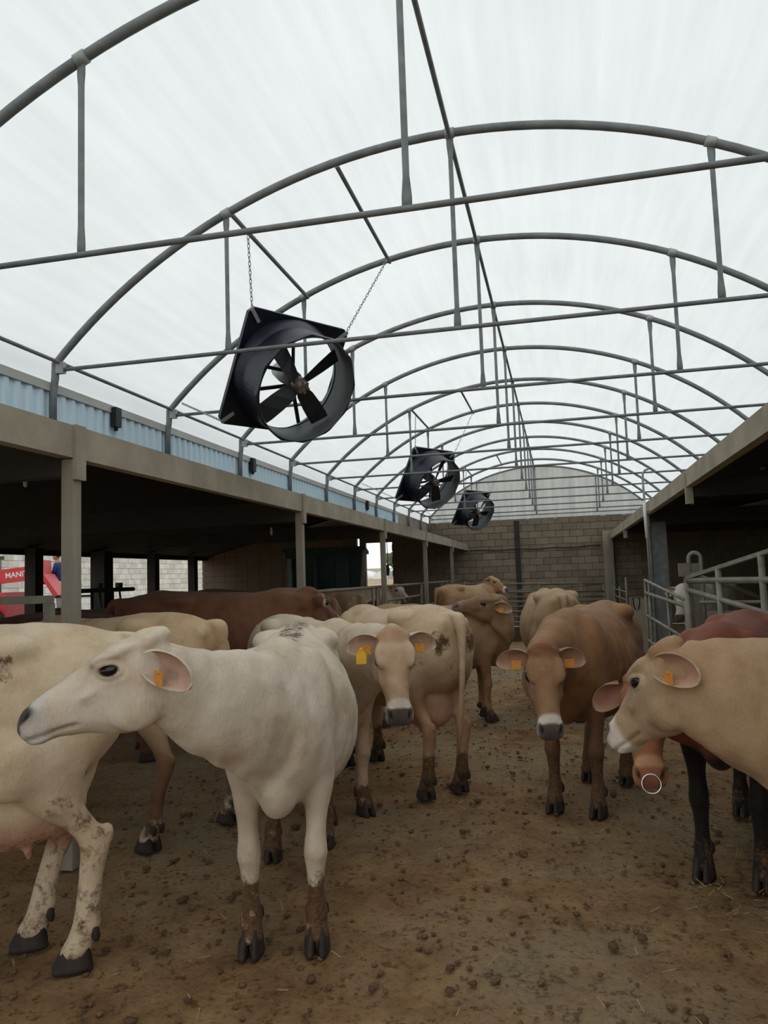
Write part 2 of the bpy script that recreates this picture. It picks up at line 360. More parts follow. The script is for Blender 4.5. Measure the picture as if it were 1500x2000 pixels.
    def mix(colr, m): c[:] = c * (1 - m[:, None]) + lin(*colr) * m[:, None]
    if belly: mix(belly, sstep(.95, .65, v[:, 2]) * (1 - inhead))
    if legs: mix(legs, sstep(.72, .48, v[:, 2]) * (np.abs(v[:, 1]) > .02))
    if socks: mix(socks, sstep(.20, .17, v[:, 2]))
    if udder: mix((205, 160, 135), sstep(.66, .58, v[:, 2]) * sstep(.2, .12, np.abs(v[:, 1])) * sstep(-.68, -.6, v[:, 0]) * sstep(-.02, -.12, v[:, 0]) * sstep(.38, .42, v[:, 2]))
    hm = inhead * sstep(-.05, .08, hu)
    if face: mix(face, hm * sstep(.16, .06, hu * 0 + av - .05 * 0) * sstep(-.30, -.05, hw + .0 * hu) * .9)
    if poll_col: mix(poll_col, .85 * inhead * sstep(.10, .0, hu + .5 * (vnoise(rel, 30., seed) - .5) * .1) * sstep(-.03, .04, hw) * sstep(.13, .08, av))
    if muzzle: mix(muzzle, inhead * sstep(.405, .43, hu + .05 * (hw + .09)))
    mix(nose, inhead * np.maximum(sstep(.52, .66, nfr) * sstep(.462, .472, hu) * sstep(-.150, -.140, hw), np.exp(-(nd / .036) ** 6)))
    mix((20, 16, 15), inhead * np.exp(-(nd / .019) ** 4))
    mix((70, 58, 52), inhead * mg * .5)
    mix((38, 30, 28), inhead * sstep(.030, .024, de) * .92)
    mix((235, 225, 210), inhead * np.exp(-((de - .040) / .010) ** 2) * .25)
    md_ = sstep(mud_top, mud_top - .22, v[:, 2]) * mud
    for (bx, by, bz), br, bm in blotches:
        md_ = np.maximum(md_, bm * sstep(br, br * .3, np.sqrt((v[:, 0] - bx) ** 2 + (v[:, 1] - by) ** 2 + (v[:, 2] - bz) ** 2)))
    if back_dirt: md_ = np.maximum(md_, back_dirt * sstep(.16, .04, np.abs(v[:, 1])) * sstep(1.24, 1.32, v[:, 2]) * sstep(.62, .5, v[:, 0]))
    # ears appended to the same skin
    vv = [v]; ff = [f.tolist()]; cc = [c]; mm = [md_]; base = nv
    Dh = np.array((D[0], D[1], 0.)); Dh = unit(Dh if np.linalg.norm(Dh) > .2 else X)
    def ear_axes(sv):
        e3, o3 = ears[0 if sv > 0 else 1]; d = unit(D * e3[0] + V * sv * e3[1] + Z * e3[2])
        o = Dh * 1. + V * sv * .15 - Z * .12 if o3 is None else D * o3[0] + V * sv * o3[1] + Wv * o3[2]
        o = unit(o - d * (o @ d)); return d, o
    for sv in (1, -1):
        d, o = ear_axes(sv); sd_ = np.cross(d, o)
        NS, NT = 14, 11; g = []; cg = []
        for layer in (0, 1):
            for i in range(NS):
                s = i / (NS - 1); hwid = .060 * (.62 + .38 * math.sin(math.pi / 2 * s / .5) if s < .5 else math.sqrt(max(.02, 1 - ((s - .5) / .505) ** 1.9)))
                ang = 1.5 * (1 - s) ** 1.6 + .80
                for j in range(NT):
                    ph = (j / (NT - 1) * 2 - 1) * ang; r = hwid / min(1.0, math.sin(min(ang, 1.57))) / 1.0
                    thick = (.006 if 0 < j < NT - 1 and i < NS - 1 else .0015) * layer
                    q = np.array(HP(.005, sv * .086, -.04)) + (d * (s * .185) + sd_ * math.sin(ph) * (r + thick) + o * (r * .75 - math.cos(ph) * (r + thick)) - o * .03 * s + np.array((0, 0, -.03)) * s * s) * hs
                    g.append(q); inner = layer == 0
                    ecol = (lin(196, 148, 128) * .6 + cb * .4) * (1 - abs(ph) / ang * .35) + lin(222, 200, 178) * abs(ph) / ang * .35 if inner else cb
                    if inner and 0 < (j % 5) < 3 and s < .6: ecol = ecol * .82
                    rim = (abs(ph) / ang > .85) or s > .9
                    cg.append(ecol if not rim else cb * .6 + lin(232, 220, 205) * .4)
        fl = []; LM = NS * NT
        flip = sv < 0
        def q4(a, b_, c_, d_): fl.append([base + a, base + b_, base + c_, base + d_] if not flip else [base + d_, base + c_, base + b_, base + a])
        for i in range(NS - 1):
            for j in range(NT - 1):
                a = i * NT + j; q4(a, a + 1, a + NT + 1, a + NT); q4(LM + a + NT, LM + a + NT + 1, LM + a + 1, LM + a)
            a = i * NT; q4(a + NT, LM + a + NT, LM + a, a); a = i * NT + NT - 1; q4(a, LM + a, LM + a + NT, a + NT)
        for j in range(NT - 1): a = (NS - 1) * NT + j; q4(a, a + 1, LM + a + 1, LM + a)
        vv.append(np.array(g)); cc.append(np.array(cg)); mm.append(np.zeros(len(g))); ff.append(fl); base += len(g)
    v = np.concatenate(vv) * scale; c = np.concatenate(cc); m_ = np.concatenate(mm)
    me = bpy.data.meshes.new('cow_body'); me.from_pydata(v.tolist(), [], [q for x in ff for q in x]); me.update()
    me.polygons.foreach_set('use_smooth', np.ones(len(me.polygons), bool))
    a = me.attributes.new('coat', 'FLOAT_COLOR', 'POINT'); a.data.foreach_set('color', np.concatenate([c, np.ones((len(c), 1))], 1).ravel().astype(np.float32))
    a = me.attributes.new('mud', 'FLOAT', 'POINT'); a.data.foreach_set('value', m_.astype(np.float32))
    root = empty(name, (loc[0], loc[1], 0), math.atan2(h[1], h[0])); tag(root, label, category, group)
    link('body', me, M['coat'], root)
    if parts:
        for i, (x, y, z) in enumerate(fpos):
            hf = link('hoof', HOOF, M['hoof'], root); hf.location = (x * scale, y * scale, z * scale); s_ = scale * (1.26 if i < 2 else 1.2); hf.scale = (s_, s_, s_)
    if eyes:
        for sv in (1, -1):
            e_ = link('eye', EYE, M['eye'], root); q = HP(eu, sv * (evv - .012), ew) * scale; k_ = hs * scale; bx = unit(D + .12 * Wv - .25 * sv * V); by = unit(V - bx * (V @ bx)); bz = np.cross(bx, by); e_.matrix_local = Matrix(np.array([[bx[k] * k_ * 1.25, by[k] * k_ * .75, bz[k] * k_ * .8, q[k]] for k in range(3)] + [[0, 0, 0, 1]]).tolist())
    for sv, tg_ in zip((1, -1), tags):
        if tg_:
            d, o = ear_axes(sv)
            tg = link('ear_tag', TAG, M['tag'], root); q = HP(.005, sv * .086, -.04) + d * .070 * hs + o * .028 * hs - Z * .012
            zz = unit(-Z + .3 * d * 0); yy = o; xx = unit(np.cross(yy, zz)); yy = np.cross(zz, xx)
            tg.matrix_local = Matrix([[*(a_) ] for a_ in np.array([[xx[k], yy[k], zz[k], q[k] * scale] for k in range(3)] + [[0, 0, 0, 1]])])
    if hanging_tag:
        sv = hanging_tag; tg = link('ear_tag', TAGBIG, M['tag_bright'], root); d, o = ear_axes(sv); q = HP(.005, sv * .086, -.04) + d * .10 * hs + o * .05 * hs - Z * .035
        zz = -Z; yy = Dh; xx = np.cross(yy, zz)
        tg.matrix_local = Matrix(np.array([[xx[k], yy[k], zz[k], q[k] * scale] for k in range(3)] + [[0, 0, 0, 1]]).tolist())
    if ring:
        rg = link('nose_ring', RING, M['steel_bright'], root); q = HP(.498, 0, -.058); zz = unit(Z * .9 - D * .45); yy = unit(V - zz * (V @ zz)); xx = np.cross(yy, zz)
        rg.matrix_local = Matrix(np.array([[xx[k], yy[k], zz[k], q[k] * scale] for k in range(3)] + [[0, 0, 0, 1]]).tolist())
    return root

def hoof_mesh():
    V_ = []; F_ = []
    for sy in (-1, 1):
        b = len(V_); prof = [(.0, .068, -.058, .043), (.012, .069, -.060, .043), (.05, .048, -.052, .039), (.085, .022, -.045, .034)]
        for z, xf, xb, w in prof:
            n = 14
            for k in range(n):
                t = 2 * math.pi * k / n; cx = (xf + xb) / 2; rx = (xf - xb) / 2
                x = cx + rx * math.copysign(abs(math.cos(t)) ** .8, math.cos(t)); tw = 1 - .35 * max(0, (x - cx) / rx)
                y = math.copysign(abs(math.sin(t)) ** .8, math.sin(t)) * w * .5 * tw
                V_.append((x + .004, sy * (w * .5 + .003 - .004 * (x - cx) / rx) + y, z))
        for i in range(3):
            for k in range(14): k2 = (k + 1) % 14; F_.append((b + i * 14 + k, b + i * 14 + k2, b + i * 14 + 14 + k2, b + i * 14 + 14 + k))
        F_.append(tuple(b + 42 + k for k in range(14))); F_.append(tuple(b + 13 - k for k in range(14)))
        # dew claw
        b = len(V_)
        for z, r in ((.085, .008), (.105, .017), (.13, .015), (.145, .004)):
            for k in range(8): t = 2 * math.pi * k / 8; V_.append((-.062 + (z - .1) * .2 + r * math.cos(t), sy * .026 + r * math.sin(t), z))
        for i in range(3):
            for k in range(8): k2 = (k + 1) % 8; F_.append((b + i * 8 + k, b + i * 8 + k2, b + i * 8 + 8 + k2, b + i * 8 + 8 + k))
    me = bpy.data.meshes.new('hoof'); me.from_pydata(V_, [], F_); me.polygons.foreach_set('use_smooth', [True] * len(me.polygons)); return me

def sphere_mesh(name, r, n=16, m=10, sc=(1, 1, 1)):
    bm = bmesh.new(); bmesh.ops.create_uvsphere(bm, u_segments=n, v_segments=m, radius=r)
    for q in bm.verts: q.co = (q.co.x * sc[0], q.co.y * sc[1], q.co.z * sc[2])
    for q in bm.faces: q.smooth = True
    me = bpy.data.meshes.new(name); bm.to_mesh(me); bm.free(); return me

def tag_mesh(name, w, h, neck):
    o = [(-w / 2, .0), (w / 2, .0), (w / 2, h * .92), (w / 2 - .006, h), (-w / 2 + .006, h), (-w / 2, h * .92)]
    if neck: o = [(-.008, -.018), (.008, -.018), (.011, -.004), (w / 2, h * .22), (w / 2, h * .94), (w / 2 - .005, h), (-w / 2 + .005, h), (-w / 2, h * .94), (-w / 2, h * .22), (-.011, -.004)]
    bm = bmesh.new(); vs = [[bm.verts.new((x, y0, z)) for x, z in o] for y0 in (.0015, -.0015)]
    bm.faces.new(vs[0]); bm.faces.new(vs[1][::-1]); n = len(o)
    for k in range(n): bm.faces.new((vs[0][k], vs[1][k], vs[1][(k + 1) % n], vs[0][(k + 1) % n]))
    bmesh.ops.create_uvsphere(bm, u_segments=8, v_segments=6, radius=.006, matrix=Matrix.Translation((0, .002, .006 if not neck else -.008)))
    bmesh.ops.recalc_face_normals(bm, faces=bm.faces)
    me = bpy.data.meshes.new(name); bm.to_mesh(me); bm.free(); return me

def torus_mesh(name, R_, r, n=28, m=8):
    V_ = []; F_ = []
    for i in range(n):
        a = 2 * math.pi * i / n
        for j in range(m):
            b = 2 * math.pi * j / m; rr = R_ + r * math.cos(b); V_.append((r * math.sin(b), rr * math.sin(a), -R_ + rr * math.cos(a)))
    for i in range(n):
        for j in range(m): F_.append((i * m + j, i * m + (j + 1) % m, (i + 1) % n * m + (j + 1) % m, (i + 1) % n * m + j))
    me = bpy.data.meshes.new(name); me.from_pydata(V_, [], F_); me.polygons.foreach_set('use_smooth', [True] * len(F_)); return me

HOOF = hoof_mesh(); EYE = sphere_mesh('eye', .024); TAG = tag_mesh('ear_tag', .055, .05, False); TAGBIG = tag_mesh('ear_tag_large', .058, .072, True); RING = torus_mesh('nose_ring', .042, .004)
# film, ground and masonry
m, nt, bs = new_mat('film'); out = nt.nodes['Material Output']; vec = coords(nt, 'Object', (6, .35, 6)); st_ = noise(nt, 1.6, 6, vec, .6); st2 = noise(nt, .7, 3, coords(nt))
colf = ramp(nt, math_(nt, 'ADD', math_(nt, 'MULTIPLY', st_, .6), math_(nt, 'MULTIPLY', st2, .4)), [(.3, (.70, .715, .70, 1)), (.7, (.82, .83, .815, 1))])
tr = node(nt, 'ShaderNodeBsdfTranslucent'); tp = node(nt, 'ShaderNodeBsdfTransparent'); mx = node(nt, 'ShaderNodeMixShader'); mx.inputs[0].default_value = .62
nt.links.new(colf, tr.inputs[0]); nt.links.new(colf, tp.inputs[0]); nt.links.new(tp.outputs[0], mx.inputs[1]); nt.links.new(tr.outputs[0], mx.inputs[2]); nt.links.new(mx.outputs[0], out.inputs[0]); M['film'] = m
m, nt, bs = new_mat('gable_film'); out = nt.nodes['Material Output']; vec = coords(nt, 'Object', (5, 1, .6)); tr = node(nt, 'ShaderNodeBsdfTranslucent'); df = node(nt, 'ShaderNodeBsdfDiffuse'); mx = node(nt, 'ShaderNodeMixShader'); mx.inputs[0].default_value = .35
cg = ramp(nt, noise(nt, 1.3, 5, vec), [(.3, (.50, .52, .50, 1)), (.7, (.68, .69, .67, 1))])
nt.links.new(cg, tr.inputs[0]); nt.links.new(cg, df.inputs[0]); nt.links.new(tr.outputs[0], mx.inputs[1]); nt.links.new(df.outputs[0], mx.inputs[2]); nt.links.new(mx.outputs[0], out.inputs[0]); M['gable_film'] = m
m, nt, bs = new_mat('dirt'); vec = coords(nt); big = noise(nt, .55, 5, vec, .6); mid = noise(nt, 3.2, 6, vec, .65); fine = noise(nt, 38, 6, vec, .7); grit = noise(nt, 160, 3, vec, .7)
c1 = ramp(nt, mid, [(.25, srgb(112, 82, 54)), (.42, srgb(148, 114, 78)), (.6, srgb(170, 136, 96)), (.8, srgb(184, 154, 114))])
c1 = mixc(nt, ramp(nt, big, [(.44, (0, 0, 0, 1)), (.66, (1, 1, 1, 1))]), c1, srgb(158, 142, 114))
c1 = mixc(nt, ramp(nt, noise(nt, 1.1, 4, coords(nt, 'Object', (1, .8, 1)), .6), [(.58, (0, 0, 0, 1)), (.74, (.8, .8, .8, 1))]), c1, srgb(118, 76, 52))
c1 = mixc(nt, .8, c1, ramp(nt, fine, [(.32, (.22, .19, .17, 1)), (.43, (.82, .80, .78, 1)), (.7, (1.1, 1.1, 1.1, 1))]), 'MULTIPLY')
c1 = mixc(nt, .85, c1, ramp(nt, noise(nt, 15, 4, vec, .75), [(.36, (.42, .36, .31, 1)), (.43, (1, 1, 1, 1))]), 'MULTIPLY')
nt.links.new(c1, bs.inputs['Base Color']); bs.inputs['Roughness'].default_value = .85; bs.inputs['Specular IOR Level'].default_value = .25
bump(nt, bs, math_(nt, 'ADD', math_(nt, 'MULTIPLY', fine, 1.2), math_(nt, 'ADD', math_(nt, 'MULTIPLY', grit, .35), math_(nt, 'MULTIPLY', mid, 2.))), .8, .02); M['dirt'] = m
simple('clod', (84, 60, 40), (128, 96, 66), 30, .9, 0, .6, 90)
simple('straw', (150, 126, 84), (190, 168, 122), 20, .8, 0, 0)
simple('field', (150, 128, 98), (178, 158, 124), .3, .95, 0, 0)
def block_mat(name, a, b, c):
    m, nt, bs = new_mat(name); oi = nt.nodes.new('ShaderNodeObjectInfo'); vec = coords(nt)
    n = nt.nodes.new('ShaderNodeVectorMath'); n.operation = 'ADD'; nt.links.new(vec, n.inputs[0]); nt.links.new(oi.outputs['Location'], n.inputs[1])
    base = ramp(nt, oi.outputs['Random'], [(0., srgb(*a)), (.5, srgb(*b)), (1., srgb(*c))])
    nt.links.new(mixc(nt, .6, base, ramp(nt, noise(nt, 2.2, 6, n.outputs[0], .6), [(.3, (.66, .64, .62, 1)), (.68, (1.08, 1.08, 1.06, 1))]), 'MULTIPLY'), bs.inputs['Base Color'])
    bs.inputs['Roughness'].default_value = .95; bump(nt, bs, noise(nt, 45, 4, n.outputs[0]), .4, .01); M[name] = m
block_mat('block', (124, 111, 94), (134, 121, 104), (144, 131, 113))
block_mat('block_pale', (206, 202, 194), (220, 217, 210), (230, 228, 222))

XC, AW, AR, AZC = -.624, 3.245, 4.46, .29         # tunnel axis, half span, arch radius, arch centre height
XEL, XER, YW = -2.71, 1.44, 23.4                    # eave lines of the sheds and the end wall
ARCH_Y = [3.467 + 1.84 * k for k in range(11)] + [23.3]
def arch_z(x): return AZC + math.sqrt(AR * AR - (x - XC) ** 2)

# ---- floor
rnd = random.Random(5)
xs = np.concatenate([np.array([-13., -8, -5]), np.arange(-3.6, 3.01, .06), np.array([4.5, 7.0])]); ys = np.concatenate([np.array([-3., -1]), np.arange(.6, 12, .06), np.arange(12, 23.6, .3)])
gx, gy = np.meshgrid(xs, ys); pts = np.stack([gx.ravel(), gy.ravel(), np.zeros(gx.size)], 1)
hz = (vnoise(pts, 1.3, 2) - .5) * .03 + (vnoise(pts, 5., 3) - .5) * .018 + (vnoise(pts, 15., 4) - .5) * .010
hz *= (sstep(-4.5, -3.0, pts[:, 0]) * sstep(4, 2.6, pts[:, 0])); pts[:, 2] = hz - .012
nx = len(xs); fc = [(j * nx + i, j * nx + i + 1, (j + 1) * nx + i + 1, (j + 1) * nx + i) for j in range(len(ys) - 1) for i in range(nx - 1)]
me = bpy.data.meshes.new('floor'); me.from_pydata(pts.tolist(), [], fc); me.polygons.foreach_set('use_smooth', np.ones(len(fc), bool))
floor = tag(link('floor', me, M['dirt']), 'trampled brown dirt floor of the cattle yard', None, None, 'structure')
ground = tag(MB().box(-120, 90, -60, 160, -.5, -.06).build('ground', M['field']), 'dry pale field beyond the sheds', None, None, 'structure')
def clod_mesh(seed):
    r = random.Random(seed); bm = bmesh.new(); bmesh.ops.create_icosphere(bm, subdivisions=1, radius=1)
    for q in bm.verts: q.co *= .72 + .5 * r.random(); q.co.z *= .55; q.co.x *= 1.15
    for q in bm.faces: q.smooth = True
    me = bpy.data.meshes.new('clod'); bm.to_mesh(me); bm.free(); me.materials.append(M['clod']); return me
CL = [clod_mesh(k) for k in range(6)]
for k in range(300):
    while True:
        y = .9 + 7.5 * rnd.random() ** 1.3; x = -2.6 + 4.6 * rnd.random()
        if abs(x + .25 * y * .0 + .2) < .35 + y * .5: break
    s = .009 + .019 * rnd.random() ** 1.8
    o = link('clod', CL[rnd.randrange(6)], None, floor); o.location = (x, y, s * .2); o.scale = (s, s * (.7 + .5 * rnd.random()), s * (.8 + .5 * rnd.random())); o.rotation_euler = (0, 0, rnd.random() * 6.3)
lit = MB(); ico = [np.array([q.co[:] for q in c.vertices]) for c in CL]; icf = [[tuple(p.vertices) for p in c.polygons] for c in CL]
for k in range(7000):
    y = .8 + 15 * rnd.random() ** 1.6; x = -3.2 + 5.4 * rnd.random(); s = .004 + .014 * rnd.random() ** 2; i = rnd.randrange(6); a = rnd.random() * 6.3; ca, sa = math.cos(a), math.sin(a)
    q = ico[i] * s; lit.add(np.stack([x + q[:, 0] * ca - q[:, 1] * sa, y + q[:, 0] * sa + q[:, 1] * ca, q[:, 2]], 1), icf[i])
tag(lit.build('manure_crumbs', M['clod'], floor), 'fine crumbs of dried manure strewn over the dirt', None, None, 'stuff')
sb = MB()
for k in range(320):
    if k < 150: x = .55 + 1.0 * rnd.random(); y = 3.6 + 1.6 * rnd.random()
    else: y = .9 + 6 * rnd.random() ** 1.3; x = -2.4 + 4 * rnd.random()
    a = rnd.random() * 6.3; l_ = .02 + .06 * rnd.random(); sb.bar((x, y, .012), (x + l_ * math.cos(a), y + l_ * math.sin(a), .014 + .02 * rnd.random()), .003, .002)
tag(sb.build('straw_litter', M['straw'], floor), 'loose pale straw stalks on the dirt', None, None, 'stuff')

# ---- plastic roof film and gable
V_ = []; F_ = []; N = 60; Ys = list(np.arange(-2.053, 23.31, .46)); th0 = math.asin(AW / AR)
for j, y in enumerate(Ys):
    for i in range(N + 1):
        t = -th0 + 2 * th0 * i / N; ph = ((y - 3.467) / 1.84) % 1; sag = -.018 * math.sin(math.pi * ph); rr = AR + .045 + sag
        V_.append((XC + rr * math.sin(t), y, AZC + rr * math.cos(t)))
for j, y in enumerate(Ys): V_ += [(-3.915, y, 3.19), (2.67, y, 3.19)]
for j in range(len(Ys) - 1):
    k_ = len(Ys) * (N + 1) + 2 * j; F_ += [(k_, j * (N + 1), (j + 1) * (N + 1), k_ + 2), (j * (N + 1) + N, k_ + 1, k_ + 3, (j + 1) * (N + 1) + N)]
    for i in range(N): a = j * (N + 1) + i; F_.append((a, a + 1, a + N + 2, a + N + 1))
me = bpy.data.meshes.new('ceiling'); me.from_pydata(V_, [], F_); me.polygons.foreach_set('use_smooth', [True] * len(F_))
tag(link('ceiling', me, M['film']), 'translucent white plastic film of the arched roof', None, None, 'structure')
# gable film with vertical folds
V_ = []; F_ = []; n = 120
for i in range(n + 1):
    x = XC - AW + 2 * AW * i / n; y = 23.36 + .014 * math.sin(x * 9) + .01 * math.sin(x * 23); V_ += [(x, y, 3.14), (x, y, arch_z(x) + .03)]
for i in range(n): F_.append((2 * i, 2 * i + 2, 2 * i + 3, 2 * i + 1))
me = bpy.data.meshes.new('wall_gable'); me.from_pydata(V_, [], F_); me.polygons.foreach_set('use_smooth', [True] * n)
gable = tag(link('wall_gable', me, M['gable_film']), 'greyish plastic gable sheet above the block wall', None, None, 'structure')

# ---- arches: one thing each
ORD = ['nearest', 'second', 'third', 'fourth', 'fifth', 'sixth', 'seventh', 'eighth', 'ninth', 'tenth', 'eleventh', 'farthest']
def arch_shape(r):
    b = MB(); pts = [(-AW - .02, 0, 2.80), (-AW - .02, 0, 3.10), (-AW, 0, 3.24)]
    for i in range(49):
        t = -th0 + 2 * th0 * i / 48; pts.append((AR * math.sin(t), 0, AZC + AR * math.cos(t)))
    pts += [(AW, 0, 3.24), (AW + .02, 0, 3.10), (AW + .02, 0, 2.80)]
    return b.tube(pts, r, 10).mesh('arch')
ARCH = arch_shape(.030)
TIE = MB().tube([(-AW + .05, 0, 3.30), (AW - .05, 0, 3.30)], .0165, 8).mesh('tie_rod')
def hanger_shape(x):
    zt = arch_z(XC + x) - .03; zb = 3.30; return MB().tube([(x, 0, zt), (x, 0, zt - .06), (x, 0, zt - .16), (x, 0, zb + .16), (x, 0, zb + .06), (x, 0, zb - .01)], [.017] * 6, 8, True, [(1.5, .45), (1.5, .45), (1, 1), (1, 1), (1.5, .45), (1.5, .45)]).mesh('hanger')
HANG = [hanger_shape(x) for x in (-1.75, 0., 1.75)]
def clamp_shape():
    b = MB()
    for x in (-1.75, 0., 1.75):
        z = arch_z(XC + x); t = math.asin(x / AR); d = Vector((math.cos(t), 0, -math.sin(t))); c = Vector((x, 0, z)); b.tube([c - d * .03, c + d * .03], .037, 10)
    return b
CLAMP = []
for x in (-1.75, 0., 1.75):
    t = math.asin(x / AR); d = Vector((math.cos(t), 0, -math.sin(t))); c = Vector((x, 0, arch_z(XC + x))); CLAMP.append(MB().tube([c - d * .035, c + d * .035], .037, 10).mesh('clamp'))
for s in (-1, 1): CLAMP.append(MB().box(s * (AW - .05) - .035, s * (AW - .05) + .035, -.022, .022, 3.27, 3.36).mesh('clamp'))
for k, y in enumerate(ARCH_Y):
    a = empty('roof_arch', (XC, y, 0)); tag(a, f'{ORD[k]} galvanised steel roof arch from the camera, with straight tie rod and three hangers', 'roof arch', 'tubular arches carrying the plastic roof')
    link('arch', ARCH, M['galv'], a); link('tie_rod', TIE, M['galv'], a)
    for hm in HANG: link('hanger', hm, M['galv'], a)
    for cm in CLAMP: link('clamp', cm, M['galv_light'], a)
def purlin(name, x, y0, y1, r, label, dz=-.045):
    z = arch_z(x) + dz; return tag(MB().tube([(x, y0, z), (x, y1, z)], r, 8).build(name, M['galv'], None), label, 'pipe')
purlin('ridge_purlin', XC, -2, 23.3, .017, 'long ridge pipe running along the top of the arched roof', -.03)
tag(MB().tube([(XC - AW + .04, -2, 3.36), (XC - AW + .04, 23.3, 3.36)], .016, 8).build('eave_purlin', M['galv']), 'long thin pipe along the left feet of the arches', 'pipe')
tag(MB().tube([(XC + AW - .04, -2, 3.36), (XC + AW - .04, 23.3, 3.36)], .016, 8).build('eave_purlin', M['galv']), 'long thin pipe along the right feet of the arches', 'pipe')
FANY = [(6.42, 1), (13.8, 5), (21.15, 9)]
for (fy, k), nm in zip(FANY, ('nearest', 'middle', 'farthest')):
    for x, sd in ((-2.33, 'left'), (-1.48, 'right')):
        purlin('fan_strut', x, ARCH_Y[k], ARCH_Y[k + 1], .018, f'{sd} short strut between two arches carrying the {nm} fan', -.03)

# ---- left upper blue strip, gutter, outlets
wl = tag(empty('wall_left', (-3.93, 0, 0)), 'pale blue corrugated strip wall under the left edge of the roof', None, None, 'structure')
def corr(y0, y1):
    b = MB(); per = .13; prof = []; y = y0
    while y < y1 - 1e-6:
        for dy, dx in ((0, 0), (.02, .022), (.055, .022), (.075, 0)): prof.append((min(y + dy, y1), dx))
        y += per
    prof.append((y1, 0)); v = []
    for yy, dx in prof: v += [(dx, yy, 2.62), (dx, yy, 3.13)]
    f = [(2 * i, 2 * i + 1, 2 * i + 3, 2 * i + 2) for i in range(len(prof) - 1)]
    v2 = [(x - .004, y_, z) for x, y_, z in v]; n_ = len(v); f += [tuple(n_ + q for q in reversed(p)) for p in f]
    return b.add(v + v2, f)
yb = [-2.0] + [1.627 + 1.84 * k for k in range(10)] + [18.8]
for y0, y1 in zip(yb[:-1], yb[1:]): corr(y0 + .004, y1 - .004).build('corrugated_panel', M['blue_sheet'], wl)
tag(MB().box(-3.96, -3.895, -2, 18.8, 3.13, 3.20).build('trim_1', M['gutter']), 'grey gutter strip above the blue corrugated sheets', None, None, 'structure')
tag(MB().box(-3.99, -3.93, 18.8, 23.3, 2.62, 3.20).build('wall_left_end', M['concrete']), 'bare grey wall strip at the far end of the blue sheets', None, None, 'structure')
for y, nm in ((6.18, 'nearest'), (9.37, 'middle'), (15.5, 'farthest')):
    b = empty('outlet_box', (-3.905, y, 3.0)); tag(b, f'{nm} small dark outlet box on the blue corrugated strip', 'outlet box', 'dark outlet boxes on the blue strip')
    MB().box(0, .06, -.045, .045, 0.0, .18).build('box', M['dark_metal'], b); MB().tube([(.03, .0, 0), (.03, 0, -.03)], .018, 8).build('spout', M['dark_metal'], b)

# ---- left shed
roofL = MB()
def slab(b, p, t):
    """sloped slab from profile (x,z) list, extruded along Y"""
    for (x0, z0), (x1, z1) in zip(p[:-1], p[1:]):
        b.hexa([(x0, -2.2, z0), (x1, -2.2, z1), (x1, YW, z1), (x0, YW, z0), (x0, -2.2, z0 + t), (x1, -2.2, z1 + t), (x1, YW, z1 + t), (x0, YW, z0 + t)])
    return b
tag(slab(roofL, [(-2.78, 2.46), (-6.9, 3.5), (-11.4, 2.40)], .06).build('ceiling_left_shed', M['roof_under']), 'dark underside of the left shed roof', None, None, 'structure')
LCY = [-.12, 3.925, 7.95, 11.95, 15.85, 19.85]
for i in range(6):
    y0 = LCY[i] if i else -2.2; y1 = LCY[i + 1] if i < 5 else YW
    tag(MB().box(-2.79, -2.71, y0 + .004, y1 - .004, 2.305, 2.495).build(f'trim_{i + 2}', M['concrete']), 'concrete fascia beam along the left shed eave', None, None, 'structure')
for i, y in enumerate(LCY[1:]):
    c = empty('column', (-2.75, y, 0)); tag(c, f'{ORD[i]} slim concrete column under the left eave', 'column', 'concrete columns along the left eave')
    MB().box(-.04, .035, -.04, .04, 0, 2.30).build('shaft', M['concrete_column'], c); MB().box(.035, .058, -.042, .055, 2.18, 2.50).build('head_plate', M['concrete'], c)
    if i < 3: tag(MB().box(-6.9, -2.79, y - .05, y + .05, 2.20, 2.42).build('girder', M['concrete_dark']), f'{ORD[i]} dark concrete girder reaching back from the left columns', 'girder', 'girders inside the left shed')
for i, y in enumerate((14.4, 16.9, 19.35, 21.7)):
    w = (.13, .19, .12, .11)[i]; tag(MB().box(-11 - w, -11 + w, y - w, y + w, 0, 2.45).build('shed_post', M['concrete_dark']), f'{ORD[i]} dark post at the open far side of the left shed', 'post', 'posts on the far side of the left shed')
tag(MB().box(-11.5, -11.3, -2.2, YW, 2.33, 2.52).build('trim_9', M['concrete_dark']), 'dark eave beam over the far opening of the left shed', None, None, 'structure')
# hanging lamps
for (x, y, z), nm in zip([(-4.71, 6.04, 2.57), (-3.86, 8.31, 2.40), (-4.01, 10.34, 2.30)], ('nearest', 'middle', 'farthest')):
    l_ = empty('pendant_lamp', (x, y, z)); tag(l_, f'{nm} small white bulb holder hanging under the left shed roof', 'lamp', 'bulb holders in the left shed')
    MB().tube([(0, 0, .03), (0, 0, -.03), (0, 0, -.05)], [.016, .018, .02], 8).build('socket', M['white_paint'], l_); link('bulb', sphere_mesh('bulb', .018, 10, 6), M['white_paint'], l_).location = (0, 0, -.065)
    zt = 2.46 + (-2.78 - x) * .2524 ; MB().tube([(0, 0, .03), (0, 0, zt - z + .02)], .004, 6).build('cord', M['dark_metal'], l_)

